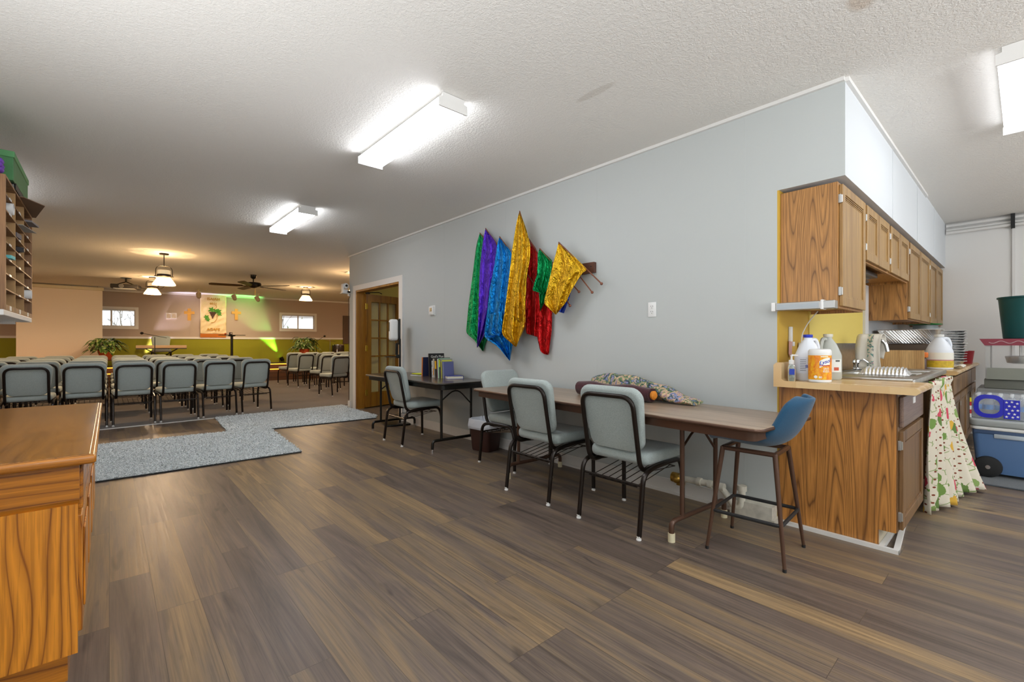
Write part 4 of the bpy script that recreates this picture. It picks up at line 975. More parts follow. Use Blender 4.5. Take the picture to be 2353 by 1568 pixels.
for i in range(31):
    f = i / 30; row = []
    for j in range(97):
        s = j / 96
        x = 4.01 + (.98 + .06 * f) * s; y = .405 - .17 * (s ** 1.5) * f ** 1.6 + (.010 + .020 * f) * math.sin(s * 46 + .6 * math.sin(f * 4)) + .022 * f * math.sin(s * 11 + 1)
        z = .885 - .867 * f + .012 * math.sin(s * 9) * f * 1.0 + (.006 * math.sin(s * 80) if i == 0 else 0)
        if f < .06: y += .014 * math.sin(s * 100)
        row.append(Vector((x - 4.5, y - .42, max(.004, z))))
    rows.append(row)
tag(MB().grid(rows).build('sink_curtain', curtain_mat(), loc=(4.5, .42, 0), smooth=80, solid=.002), 'white cotton curtain printed with vegetables and dots hanging under the sink', 'curtain')
# ------------------------------------------------------------------ second counter
t = thing('base_cabinet', 'long oak base cabinet run with drawers, beside the blue cooler', 'cabinet', (6.82, .44, 0))
MB().box(-1.31, 1.32, .002, .605, .1, .858).build('body', M['oak_dark'], t, smooth=0)
MB().box(-1.31, 1.32, .07, .6, 0, .1).build('toe_kick', M['rubber'], t, smooth=0)
for k in range(4):
    a = -1.28 + .65 * k; MB().box(a, a + .61, -.02, .0, .68, .84, .006).build('drawer', M['oak_dark'], t, smooth=0)
    d = paneldoor(a, a + .61, .12, .66, .0, None, .06).build('door', M['oak_dark'], t, smooth=0); hinge(d, a - .01, .56, -.002)
t = thing('countertop', 'laminate countertop holding the stacked pans, reaching the back wall', 'countertop', (6.8, .7, .86))
m = MB(); m.prism([(-.31, .012), (-.295, 0), (.345, 0), (.345, .038), (-.285, .038), (-.30, .034), (-.31, .024)], -1.31, 1.345, 'yz'); m.build('top', M['counter'], t)
MB().box(-1.312, -1.29, -.09, .345, .038, .215).build('end_splash', M['splash'], t, smooth=0)
ZC2, ZC1 = .8985, .9085
# ------------------------------------------------------------------ things on the first counter
def jug(name, x, y, z, h, r, body, lbl, cat, rz=0, cap=None, fill=None):
    t = thing(name, lbl, cat, (x, y, z), rz)
    MB().lathe([(r * .9, 0), (r, .01), (r, h * .52), (r * .93, h * .58), (r * .62, h * .78), (r * .3, h * .90), (r * .3, h * .955)], 24, (0, 0, 0)).build('body', body, t)
    MB().tube(fillet([(r * .30, 0, h * .88), (r * .72, 0, h * .90), (r * .98, 0, h * .72), (r * .90, 0, h * .55)], .03, 5), r * .16, 8).build('handle', body, t)
    if cap: MB().lathe([(r * .34, 0), (r * .36, .004), (r * .36, h * .06), (r * .33, h * .066)], 20, (0, 0, h * .935)).build('cap', cap, t)
    return t
def wrap(par, name, mat, r, z0, z1, a0, a1, n=20):
    rows = [[Vector((r * math.cos(R(a0 + (a1 - a0) * k / n)), r * math.sin(R(a0 + (a1 - a0) * k / n)), z)) for k in range(n + 1)] for z in (z0, z1)]
    return MB().grid(rows).build(name, mat, par)
def wraptext(par, name, s, size, r, z, adeg, mat, shear=0, bold=True, tilt=0):
    me = text_mesh(s, size, .0, bold=bold, shear=shear); a0 = R(adeg)
    for v in me.vertices:
        x, yv = v.co.x, v.co.y + v.co.x * tilt; a = a0 + x / r; v.co = Vector((r * math.cos(a), r * math.sin(a), z + yv))
    return MB().add_mesh(me).build(name, mat, par, smooth=0)
pe = pm('white_jug_plastic', 'dfe3ea', .35, spec=.4); mlk = pm('milky_plastic', 'c8ccc4', .3, trans=.25)
inkb = pm('blue_ink', '2340a8', .5); inkw = pm('white_ink', 'f0efe8', .5); inkg = pm('grey_ink', '7c828c', .6)
CAMA = 200   # degrees: the side of a thing on the counter that looks to the hall
t = jug('bleach_jug', 3.27, .905, ZC1, .285, .073, pe, 'white bleach jug with a blue cap on the counter beside the orange canister', 'jug', R(-35), cap=pm('blue_cap', '2436b0', .4)); o_ = 35
wrap(t, 'label_band', pm('jug_label', 'd8deea', .45), .0735, .045, .145, CAMA + o_ - 75, CAMA + o_ + 75)
wraptext(t, 'label_lettering', 'BLEACH', .026, .0742, .088, 222 + o_, inkb)
for k in range(7): wrap(t, 'label_lettering', inkg, .0742, .062 + .011 * k, .0655 + .011 * k, CAMA + o_ - 38, CAMA + o_ - 12, 6)
wrap(t, 'label_block', inkb, .0742, .03 + .02, .064, CAMA + o_ + 6, CAMA + o_ + 60, 8)
t = jug('vinegar_jug', 3.46, .845, ZC1, .29, .073, mlk, 'translucent jug with a picture label behind the orange canister', 'jug', R(160), cap=pm('cream_cap', 'd9d6c8', .4)); o_ = -160
wrap(t, 'label_band', pm('paper_label', 'e4e6e2', .5), .0737, .05, .13, CAMA + o_ - 40, CAMA + o_ + 60)
wrap(t, 'label_block', pm('red_fruit_print', 'c25534', .5), .0744, .06, .08, CAMA + o_ + 18, CAMA + o_ + 42, 6); wrap(t, 'label_block', pm('dark_print', '4a4d4a', .5), .0744, .115, .125, CAMA + o_ + 25, CAMA + o_ + 48, 6)
t = thing('wipes_canister', 'orange-labelled cleaning wipes canister with a white lid at the counter edge', 'canister', (3.155, .812, ZC1))
MB().lathe([(.052, 0), (.058, .006), (.058, .165), (.0575, .17)], 28).build('body', M['white_plastic'], t)
MB().lathe([(.059, .163), (.0595, .168), (.0585, .185), (.052, .195), (.04, .198)], 28).build('lid', M['white_plastic'], t)
def orange_mat():
    tt = NT('orange_label'); n = tt.noise(tt.coord(scale=(1, 1, .6)), 38, 3, .6, 1.5)
    tt.link(tt.ramp(n, [(.3, lin('e0701a')), (.5, lin('ef9a12')), (.68, lin('f4c01c'))]), tt.b.inputs['Base Color']); tt.b.inputs['Roughness'].default_value = .4; return tt.m
wrap(t, 'label_band', orange_mat(), .0586, .018, .160, 0, 360, 40)
lb = 219
m = MB(); rows = []
for z in range(2):
    rows.append([Vector((.0592 * math.cos(R(lb - 26 + 56 * k / 12)), .0592 * math.sin(R(lb - 26 + 56 * k / 12)), (.102 if z == 0 else .143) + .02 * (k / 12 - .5) - .006 * (k / 12 - .5) ** 2 * 4)) for k in range(13)])
m.grid(rows).build('brand_panel', inkw, t)
wrap(t, 'brand_stripe', pm('red_ink', 'c0302a', .5), .0594, .098, .103, lb - 26, lb + 28, 10)
wraptext(t, 'brand_lettering', 'Lysol', .030, .0597, .122, lb + 2, inkb, shear=.25, tilt=.3)
for k, (s_, z_) in enumerate((('Lemon', .086), ('& Lime', .076), ('Blossom', .066))): wraptext(t, 'label_lettering', s_, .011, .0594, z_, lb + 8, inkw)
wrap(t, 'label_block', inkw, .0592, .150, .155, lb - 20, lb + 18, 8)
wraptext(t, 'label_lettering', '80', .016, .0594, .032, lb - 22, inkw)
MB().lathe([(.0, 0), (.009, .0), (.009, .001), (.0, .001)], 16, (.0592 * math.cos(R(lb - 44)), .0592 * math.sin(R(lb - 44)), .034), cap=False, M=Matrix.Rotation(R(lb - 44), 4, 'Z') @ Matrix.Rotation(R(90), 4, 'Y')).build('count_badge', inkw, t)
t = thing('sanitizer_bottle', 'small clear pump bottle of hand sanitizer at the left end of the counter', 'bottle', (3.135, .955, ZC1), R(20))
gel = pm('clear_gel', 'cfe0da', .08, trans=.75); MB().loft([[Vector((p[0], p[1], z)) for p in rrect(w_, d_, .014)()] for z, w_, d_ in ((0, .058, .036), (.005, .064, .04), (.085, .064, .04), (.098, .05, .034), (.104, .024, .024))]).build('body', gel, t)
MB().lathe([(.015, .104), (.015, .128), (.006, .130), (.005, .15), (.008, .152), (.008, .158)], 14).build('pump', M['white_plastic'], t)
m = MB(); m.tube([(0, 0, .158), (0, -.035, .156)], [.006, .004], 8); m.build('nozzle', M['white_plastic'], t); MB().box(-.0335, -.0325, -.014, .014, .04, .075).build('label_patch', inkb, t, smooth=0)
# cord and clip on the gold wall
t = thing('power_cord', 'white power cord with plug hanging below the wall cabinet', 'cord', (3.62, 1.03, 1.12)); MB().tube(fillet([(.03, -.08, .24), (.02, -.02, .16), (-.03, 0, .08), (-.04, 0, .02)], .06), .004, 6).build('cable', M['white_plastic'], t); MB().box(-.055, -.025, -.01, .015, -.05, .025, .004).build('plug', M['white_plastic'], t)
t = thing('wall_clip', 'white plastic clip with a pink tag on the gold wall above the bleach', 'clip', (3.40, 1.045, 1.17)); MB().box(-.02, .02, -.012, .004, -.02, .08, .004).build('clip', M['white_plastic'], t); m = MB(); m.prism([(-.035, -.015), (.02, -.015), (.01, -.12), (-.01, -.125), (-.04, -.1)], -.008, -.004, 'xz'); lab(m.build('tag', pm('pink_tag', 'd8a59c', .5), t, smooth=0), 'pink tag'); MB().box(.02, .05, -.015, -.005, -.05, -.02, .003).build('hook', M['white_plastic'], t)
# ------------------------------------------------------------------ things on the second counter
def pan(name, lbl, cat, x, y, z, lx, ly, h, mat, rz=0, flare=.04, group=None, wave=.005):
    t = thing(name, lbl, cat, (x, y, z), rz, group); n = 10
    def rg(w, l, zz, k=0): return [Vector((p[0] * (1 + (wave if (i % 2) else -wave) * k * 6), p[1] * (1 + (wave if (i % 2) else -wave) * k * 6), zz)) for i, p in enumerate(dense(rrect(w, l, .035)()))]
    MB().loft([rg(lx - flare * 2, ly - flare * 2, .001), rg(lx - flare * 2 + .01, ly - flare * 2 + .01, .006, .5), rg(lx - .02, ly - .02, h - .006, 1), rg(lx, ly, h - .003), rg(lx + .008, ly + .008, h - .006), rg(lx, ly, h), rg(lx - .022, ly - .022, h - .003, 1), rg(lx - flare * 2, ly - flare * 2, .004)], cap=True).build('pan', mat, t, smooth=30); return t
def dense(pts, k=3):
    out = []
    for a, b in zip(pts, pts[1:] + pts[:1]):
        L_ = math.hypot(b[0] - a[0], b[1] - a[1]); q = max(1, int(L_ / .011))
        for i in range(q): out.append((a[0] + (b[0] - a[0]) * i / q, a[1] + (b[1] - a[1]) * i / q))
    return out
pan('roasting_pan', 'dark metal roasting pan under the big foil pan on the far counter', 'pan', 6.02, .775, ZC2, .34, .42, .235, M['dark_pan'], 0, .02, wave=0)
pan('foil_pan', 'big crimped foil roasting pan stacked on the dark pan', 'foil pan', 6.02, .775, ZC2 + .237, .36, .48, .14, M['foil'], 0, .05)
tag(MB().lathe([(.015, 0), (.10, .0), (.105, .06), (.06, .19), (.02, .20)], 22).build('slow_cooker', pm('red_enamel', 'a01830', .3), loc=(5.93, .90 + .02, ZC2)), 'red rounded pot at the left of the stacked pans', 'pot').scale = (.6, .6, 1)
tag(MB().box(-.10, .10, -.025, .0, 0, .34, .02).build('black_tray', M['black'], loc=(6.30, 1.035, ZC2)), 'black tray standing against the wall behind the foil pan', 'tray')
for k in range(13):
    rnd = random.Random(k); pan('foil_tray', 'foil tray in the tall nested stack beside the vinegar jug, %s' % ('lowest of the stack' if k == 0 else ('topmost of the stack' if k == 12 else 'layer %s above the lowest' % ('one two three four five six seven eight nine ten eleven'.split()[k - 1]))), 'foil tray', 6.85 + rnd.uniform(-.006, .006), .60 + rnd.uniform(-.006, .006), ZC2 + .027 * k, .30, .36, .055, M['foil'], rnd.uniform(-.03, .03), .05, 'nested foil trays on the far counter', .004)
tag(MB().lathe([(.0, 0), (.15, 0), (.155, .008), (.14, .012), (.0, .01)][1:], 26).build('green_lid', pm('green_plastic', '1f8a3c', .4), loc=(7.30, .80, ZC2 + .46)), 'green round plate on top behind the foil tray stack', 'plate')  # a loose green lid lying flat on the tub
tag(MB().lathe([(.09, 0), (.11, .3), (.115, .455), (.10, .457)], 22).build('storage_tub', pm('grey_tub', '9aa0a0', .4), loc=(7.30, .80, ZC2)), 'grey round tub carrying the green plate behind the foil trays', 'tub')
t = jug('vinegar_jug', 5.74, .535, ZC2, .32, .098, pe, 'big white vinegar jug with a yellow label at the edge of the far counter', 'jug', R(-48), cap=M['white_plastic'])
wrap(t, 'label_band', pm('cream_label', 'e6e2d4', .5), .0988, .09, .155, 0, 360, 30); wrap(t, 'label_block', pm('yellow_print', 'c9ab28', .5, var=(40, .2)), .0988, .02, .082, 0, 360, 30); wrap(t, 'label_stripe', pm('red_print', 'b83a38', .5), .0992, .084, .090, 0, 360, 30)
t = thing('red_cup', 'red plastic cup near the end of the far counter', 'cup', (7.62, .47, ZC2)); MB().lathe([(.048, 0), (.066, .15), (.069, .152), (.062, .15), (.046, .006)], 24).build('cup', pm('red_plastic', 'b3202e', .35), t)
rows = [[Vector((-.12 + .24 * i / 12, -.1 + .2 * j / 10, .012 + .016 * abs(math.sin(i * .9 + j * .5)) + .01 * math.sin(j * 1.3))) for j in range(11)] for i in range(13)]
tag(MB().grid(rows).build('dish_towel', fabric('cream_towel', 'c8c0b0', 'e4dccb', 200), loc=(6.12, .49, ZC2), smooth=80, solid=.006), 'crumpled cream dish towel beside the vinegar jug', 'towel')
t = thing('spice_bottle', 'small bottle with an orange cap at the left of the vinegar jug', 'bottle', (5.62, .625, ZC2)); MB().lathe([(.02, 0), (.022, .09), (.012, .11)], 14).build('body', pm('brown_glass', '4a2d20', .2), t); MB().lathe([(.026, .11), (.03, .118), (.03, .15), (.022, .158)], 14).build('cap', pm('orange_cap', 'd2702a', .4), t)
# ------------------------------------------------------------------ cooler, water pack, popcorn machine at the right edge
t = thing('floor_mat', 'grey floor mat under the blue cooler', 'mat', (5.75, -.25, 0)); MB().pad(lambda i: rrect(.98 - 2 * i, 1.06 - 2 * i, .06)(), .012, .004).xf(Matrix.Translation((0, 0, .001))).build('mat', fabric('grey_mat', '3a3f44', '565c62', 200), t)
t = thing('wheeled_cooler', 'blue wheeled cooler with a grey lid on the grey mat at the right edge', 'cooler', (5.76, -.02, .0135))
cb = pm('blue_cooler_plastic', '5b7ba8', .45); m = MB(); m.loft([[Vector((p[0], p[1], z)) for p in rrect(w_, l_, .04)()] for z, w_, l_ in ((.03, .36, .58), (.10, .38, .62), (.385, .41, .665), (.39, .41, .665))]); m.build('body', cb, t)
MB().pad(lambda i: rrect(.43 - 2 * i, .69 - 2 * i, .05)(), .028, .008).xf(Matrix.Translation((0, 0, .392))).build('rim', M['white_plastic'], t)
MB().pad(lambda i: rrect(.44 - 2 * i, .70 - 2 * i, .05)(), .06, .015).xf(Matrix.Translation((0, 0, .421))).build('lid', pm('grey_cooler_plastic', 'a3a8a8', .45), t)
m = MB(); m.box(-.212, -.195, .03, .20, .33, .365, .004); m.build('handle_recess', pm('pale_grip', 'b0bac4', .4), t); MB().box(-.208, -.19, -.3, .32, .36, .392, .003).build('upper_band', pm('dark_blue_band', '43597c', .5), t)
for s in (-1, 1):
    w_ = MB().lathe([(.055, 0), (.075, .004), (.08, .02), (.08, .045), (.075, .05), (.055, .05)], 26, (s * .13, .258, .08), M=Matrix.Rotation(R(-90), 4, 'X')).build('wheel', M['rubber'], t)
w_ = MB().lathe([(.06, 0), (.082, .004), (.086, .012), (.086, .04), (.08, .045), (.06, .045)], 26, (-.245, .235, .088), M=Matrix.Rotation(R(90), 4, 'Y')).build('wheel', M['rubber'], t)
MB().lathe([(.016, -.006), (.018, 0), (.018, .01)], 14, (-.245, .235, .088), M=Matrix.Rotation(R(90), 4, 'Y')).build('hub_cap', M['chrome'], w_)
t = thing('water_pack', 'shrink-wrapped pack of water bottles with a blue star print on the cooler', 'water pack', (5.75, .055, .4955))
bt = MB().lathe([(.026, 0), (.031, .006), (.031, .05), (.029, .06), (.031, .07), (.031, .135), (.024, .165), (.012, .178), (.012, .185)], 16).build('bottle', M['film'], t)
MB().lathe([(.0315, .075), (.0315, .115)], 16, cap=False).build('bottle_label', pm('blue_bottle_label', '3a86cc', .4), bt); MB().lathe([(.0135, .183), (.0135, .2), (.011, .202)], 12).build('bottle_cap', M['white_plastic'], bt)
for i in range(4):
    for j in range(8):
        b_ = bt if (i, j) == (0, 0) else copy_tree(bt, t); b_.location = (-.105 + .066 * i, -.235 + .066 * j, .003)
MB().loft([[Vector((p[0], p[1], z)) for p in rrect(w_, l_, .035)()] for z, w_, l_ in ((.0, .272, .53), (.01, .285, .54), (.17, .285, .54), (.208, .25, .5), (.212, .2, .45))]).build('film', M['film'], t)
navy = pm('blue_print', '2a2ec0', .35)
ri, ro = rrect(.125, .13, .05, 6)(), rrect(.185, .195, .07, 6)()
m = MB(); m.grid([[Vector((-.1445, p[0] + .155, p[1] + .108)) for p in ro], [Vector((-.146, p[0] + .155, p[1] + .108)) for p in ri]], closed_u=True); m.box(-.147, -.1435, -.02, .072, .012, .17, .001); m.build('blue_print', navy, t, smooth=0)
def star(m, y, z, r):
    pts = [(y + (r if k % 2 == 0 else r * .42) * math.sin(k * PI / 5), z + (r if k % 2 == 0 else r * .42) * math.cos(k * PI / 5)) for k in range(10)]; m.prism(pts, -.1485, -.147, 'yz')
m = MB()
for k, (y, z) in enumerate(((.055, .15), (.025, .155), (-.005, .145), (.04, .12), (.01, .118), (.055, .09), (.022, .085), (-.008, .088), (.042, .058), (.01, .055), (.055, .03), (.02, .028), (-.008, .035))): star(m, y, z, .011)
m.build('white_stars', inkw, t, smooth=0)
for k, c in enumerate(('yellow', 'red', 'white', 'red', 'white')):
    MB().box(-.145, -.12, .262, .272, .17 - .034 * k - .034, .17 - .034 * k).build(c + '_stripe', pm(c + '_film', {'yellow': 'e8d81c', 'red': 'c02a30', 'white': 'e6e6e6'}[c], .4), t, smooth=0)
t = thing('side_table', 'grey side table carrying the popcorn machine behind the cooler', 'table', (7.25, -.05, 0)); MB().box(-.36, .36, -.42, .40, .62, .66, .004).build('tabletop', pm('grey_table', '8a8a88', .5), t, smooth=0)
for sx in (-1, 1):
    for sy in (-1, 1): MB().box(sx * .33 - .02, sx * .33 + .02, sy * .37 - .02, sy * .37 + .02, 0, .62).build('leg', M['alu'], t, smooth=0)
t = thing('popcorn_machine', 'small burgundy-topped glass popcorn machine at the right edge', 'popcorn machine', (7.20, .02, .661)); bur = pm('burgundy_enamel', '8c2a3c', .35)
MB().box(-.20, .20, -.28, .28, 0, .10, .008).build('base', pm('grey_base', '77786f', .5), t)
MB().prism([(-.28, .10), (.26, .10), (.255, .22), (-.28, .22)], -.24, -.19, 'yz').build('front_tray', pm('grey_green_enamel', '8d8f84', .4), t, smooth=0)
m = MB()
for y in (-.26, .235): m.box(-.20, -.17, y, y + .035, .10, .455); m.box(.17, .20, y, y + .035, .10, .455)
m.build('corner_posts', M['alu'], t, smooth=0)
MB().box(-.19, -.186, -.23, .235, .22, .455).build('glass_front', M['glassp'], t, smooth=0)
MB().prism([(-.315, .525), (-.275, .455), (.275, .455), (.315, .525)], -.23, .23, 'yz').build('canopy', bur, t, smooth=0)
m = MB()
for k in range(60):
    y = -.24 + .48 * k / 59; z = .49 + .012 * math.sin(k * .42); m.box(-.2325, -.2302, y - .005, y + .005, z - .0025, z + .0025)
m.build('scroll_ornament', pm('pale_scroll', 'c9b4b4', .5), t, smooth=0)
k_ = MB().lathe([(.05, 0), (.10, .01), (.115, .075), (.115, .08), (.09, .085)], 22, (0, .02, .26)).build('kettle', M['steel'], t); MB().tube([(0, .02, .34), (0, .02, .455)], .01, 8).build('kettle_rod', M['steel'], k_)
t = thing('green_bucket', 'tall dark green bucket standing on the popcorn machine', 'bucket', (7.20, -.02, 1.187)); MB().lathe([(.18, 0), (.19, .006), (.225, .42), (.236, .425), (.236, .44), (.22, .44), (.215, .42), (.178, .012)], 32).build('bucket', pm('dark_green_plastic', '17585a', .4), t)
# pipes along the back wall of the kitchen
for i, (x_, z_, r_) in enumerate(((8.125, 2.655, .022), (8.125, 2.60, .018), (8.10, 2.56, .02))): tag(MB().tube([(0, -3.9, 0), (0, .69, 0)], r_, 10).build('wall_pipe', M['trim'], loc=(x_, 0, z_)), ['white pipe along the kitchen back wall, highest of three under the ceiling', 'white pipe along the kitchen back wall, middle of three under the ceiling', 'white pipe along the kitchen back wall, lowest of three under the ceiling'][i], 'pipe', 'pipes along the kitchen back wall')
tag(MB().box(8.065, 8.149, .09, .125, 2.52, 2.688).build('pipe_clamp', M['rubber'], smooth=0), 'black clamp holding the pipes on the kitchen back wall', 'clamp')
tag(MB().box(8.13, 8.149, .09, .115, .9, 2.52).build('conduit', pm('painted_conduit', 'dcdad6', .6), smooth=0), 'pale vertical conduit on the kitchen back wall above the bucket', 'conduit')
# ------------------------------------------------------------------ sanctuary: chair rows
ROWN = ['rearmost row', 'second row from back', 'third row from back', 'fourth row from back', 'front row']
SEATN = ['seat at aisle end', 'second seat from aisle', 'third seat from aisle', 'fourth seat from aisle', 'fifth seat from aisle', 'sixth seat from aisle', 'seventh seat from aisle', 'eighth seat from aisle']
base = [(1.83, 8.415, 11), (1.30, 8.305, 6), (.78, 8.262, 4), (.265, 8.235, 2), (-.25, 8.22, 1), (-.765, 8.21, 0), (-1.28, 8.205, 0), (-1.795, 8.2, 0)]
for r in range(5):
    for k in range((6, 7, 8, 8, 8)[r] + (1 if r == 0 else 0)):
        x, y, a = base[k]; a = R(a); y += 1.2 * r + .03 * math.sin(k * 2 + r)
        put_chair(x - .25 * math.sin(a), y + .25 * math.cos(a), a, 'grey padded chair, left block, %s, %s' % (ROWN[r], SEATN[k]), 'grey sanctuary chairs in the left block of rows', .004)
RN = ['nearest row', 'second row', 'third row', 'farthest row']
for r, (fx, fy) in enumerate(((3.56, 9.79), (3.77, 11.1), (3.64, 12.4), (3.68, 13.5))):
    a = R(13)
    for k in range(r + 1 if r else 1):
        lx, ly = .225 + .515 * k, .25
        put_chair(fx + lx * math.cos(a) - ly * math.sin(a), fy + lx * math.sin(a) + ly * math.cos(a), a, 'grey padded chair, right block, %s, %s' % (RN[r], SEATN[k]), 'grey sanctuary chairs in the right block of rows', .004)
# ------------------------------------------------------------------ stage with rope lights
dk = wood('dark_stage_wood', '5c3a20', '3a2412', 'x', .5, 6, .06)
t = struct(MB().box(-6, 10, -1.6, -.001, .004, .48).build('stage', pm('stage_carpet', '4a3c30', .9, var=(30, .2)), smooth=0, **FR)); MB().box(-6, 10, -1.615, -1.6, .0, .47).build('fascia', dk, t, smooth=0)
t = struct(MB().box(-6, 10, -1.95, -1.616, .004, .34).build('stage_step', pm('step_carpet', '4a3c30', .9, var=(30, .2)), smooth=0, **FR)); MB().box(-6, 10, -1.965, -1.95, .0, .33).build('fascia', dk, t, smooth=0)
rope = glow('orange_rope_light', 'ff9a28', 5.0)
for v, z, s in ((-1.625, .487, 'along the upper stage edge'), (-1.975, .347, 'along the lower stage step')):
    tag(MB().tube([(-5.9, v, z), (9.9, v, z)], .011, 8).build('rope_light', rope, **FR), 'glowing orange rope light ' + s, 'rope light', 'rope lights on the stage edges')
# ------------------------------------------------------------------ pendants, fan, projector, track lights
iron = pm('dark_iron', '2a221a', .45, .4); wire = pm('white_ceramic', 'e9dcc0', .4, emit=('ffe0b0', .35))
def pendant(x, y, drop, lbl, power=56):
    t = thing('pendant_lamp', lbl, 'pendant lamp', (x, y, HC), 0, 'glass pendant lamps of the sanctuary')
    zb = -drop; MB().lathe([(.065, -.022), (.07, -.001)], 20).build('canopy', iron, t)
    if drop > .45: MB().tube([(0, 0, -.02), (0, 0, zb + .32)], .008, 8).build('stem', iron, t)
    m = MB(); m.tube(fillet([(-.115, 0, zb + .145), (-.115, 0, zb + .33), (.115, 0, zb + .33), (.115, 0, zb + .145)], .11, 6), .006, 6); m.tube([(-.135, 0, zb + .15), (-.09, 0, zb + .15)], .008, 6); m.tube([(.135, 0, zb + .15), (.09, 0, zb + .15)], .008, 6); m.build('yoke', iron, t)
    MB().lathe([(.09, zb + .185), (.092, zb + .25), (.085, zb + .255)], 22).build('collar', wire, t); MB().lathe([(.088, zb + .14), (.10, zb + .15), (.10, zb + .183), (.088, zb + .185)], 22).build('socket_ring', iron, t)
    rows = []
    for z, r in ((zb + .14, .075), (zb + .13, .09), (zb + .02, .158), (zb, .162)):
        rows.append([Vector(((r + .003 * (k % 2)) * math.cos(2 * PI * k / 48), (r + .003 * (k % 2)) * math.sin(2 * PI * k / 48), z)) for k in range(48)])
    MB().grid(rows, closed_u=True).build('glass_shade', M['frost'], t, smooth=20)
    MB().sphere((0, 0, zb + .085), .035, 14, 9, (1, 1, 1.25)).build('bulb', glow('lit_bulb', 'ffd39a', 9), t)
    for nm, zz, e, ang, bl, rx, col in (('pendant_glow', zb + .03, power * .5, 168, .25, 0, (1.0, .70, .43)), ('pendant_uplight', zb + .27, power * .30, 124, .12, PI, (1.0, .68, .34)), ('pendant_halo', zb + .02, power * .8, 0, 0, 0, (1.0, .70, .43))):
        l = bpy.data.lights.new(nm, 'SPOT' if ang else 'POINT'); l.energy = e; l.color = col; l.shadow_soft_size = .03
        if ang: l.spot_size = R(ang); l.spot_blend = bl
        o = bpy.data.objects.new(nm, l); C.objects.link(o); o.parent = t; o.location = (0, 0, zz); o.rotation_euler = (rx, 0, 0)
pendant(.71, 9.88, .545, 'lit glass pendant lamp nearest the camera, hanging lowest over the chair rows')
pendant(.76, 13.6, .40, 'lit glass pendant lamp behind the nearest pendant, over the front chair rows')
pendant(4.07, 13.2, .37, 'lit glass pendant lamp right of the ceiling fan')
pendant(4.10, 9.8, .40, 'lit glass pendant lamp hidden beyond the doorway wall, its glow on the ceiling')
pendant(-2.6, 9.8, .40, 'lit glass pendant lamp left of the rows, out of view'); pendant(-2.6, 13.6, .40, 'lit glass pendant lamp left of the screen, out of view'); pendant(7.2, 13.2, .40, 'lit glass pendant lamp far right of the sanctuary, out of view')  # unseen pendants, added for more light in the sanctuary
t = thing('ceiling_fan', 'black five-blade ceiling fan over the sanctuary chairs', 'ceiling fan', (2.45, 11.63, HC))
MB().lathe([(.03, -.09), (.06, -.06), (.07, -.001)], 20).build('canopy', M['black'], t); MB().tube([(0, 0, -.05), (0, 0, -.17)], .012, 8).build('downrod', M['black'], t)
MB().lathe([(.03, -.30), (.07, -.285), (.10, -.265), (.15, -.25), (.165, -.215), (.15, -.18), (.06, -.165)], 24).build('motor', M['black'], t)
for k in range(5):
    a = R(-41.5 + 355 + 72 * k); Rm = Matrix.Rotation(a, 4, 'Z') @ Matrix.Translation((0, 0, -.255)) @ Matrix.Rotation(R(12), 4, 'X')
    bl = MB().prism([(.21, -.05), (.30, -.062), (.78, -.072), (.84, -.05), (.845, .03), (.80, .07), (.30, .062), (.21, .05)], -.004, .004).xf(Rm).build('blade', pm('dark_blade', '231a14', .4), t, smooth=0)
    MB().prism([(.09, -.018), (.24, -.03), (.24, .03), (.09, .018)], -.010, -.004).xf(Rm).build('blade_arm', M['black'], bl, smooth=0)
MB().tube([(.03, -.03, -.29), (.03, -.03, -.46)], .003, 5).build('pull_chain', brs, t)
t = thing('projector', 'dark ceiling-mounted video projector left of the pendant lamps', 'projector', (.30, 14.2, HC), R(-12))
m = MB(); m.lathe([(.10, -.012), (.11, -.001)], 18); m.tube([(0, 0, -.01), (0, 0, -.10)], .02, 8); m.tube([(0, 0, -.09), (-.18, -.05, -.17)], .012, 6); m.tube([(0, 0, -.09), (.18, -.05, -.17)], .012, 6); m.build('mount', M['black'], t)
MB().box(-.26, .26, -.17, .17, -.26, -.16, .02).build('body', pm('charcoal_plastic', '2b2826', .4), t)
MB().lathe([(.04, 0), (.05, .03)], 16, (-.05, -.17, -.21), M=Matrix.Rotation(R(90), 4, 'X')).build('lens', M['chrome'], t); MB().box(-.20, .18, -.165, .1, -.266, -.26).build('lower_grille', M['white_plastic'], t)
MB().tube(fillet([(.24, .1, -.20), (.45, .1, -.25), (.7, .15, -.19), (.75, .15, 0)], .1), .006, 6).build('cable', M['black'], t)
for k, (px, py) in enumerate(((457, 667), (540, 671), (594, 674))):
    p = at_y(px, py, 15.9); t = thing('track_light', ['white ceiling spotlight above the left of the banner', 'white ceiling spotlight above the right of the banner', 'white ceiling spotlight just behind the ceiling fan'][k], 'spotlight', (p.x, p.y, HC), R(20 * k), 'ceiling spotlights before the far wall')
    MB().lathe([(.05, -.015), (.055, -.001)], 16).build('canopy', M['cream'], t); MB().tube([(0, 0, -.01), (0, 0, -.13)], .01, 6).build('stem', M['cream'], t)
    MB().lathe([(.035, 0), (.055, .03), (.065, .16), (.058, .16)], 18, (0, .05, -.27), M=Matrix.Rotation(R(-32), 4, 'X')).xf(Matrix.Translation((0, -.06, .03))).build('head', pm('aged_cream_enamel', 'b9a88c', .5), t)
    l = bpy.data.lights.new('track_beam', 'SPOT'); l.energy = 34; l.color = (1.0, .74, .48); l.spot_size = R(105); l.spot_blend = .8; l.shadow_soft_size = .05
    o = bpy.data.objects.new('track_beam', l); C.objects.link(o); o.parent = t; o.location = (0, .02, -.30); o.rotation_euler = (R(52), 0, R(-20 * k + 4))
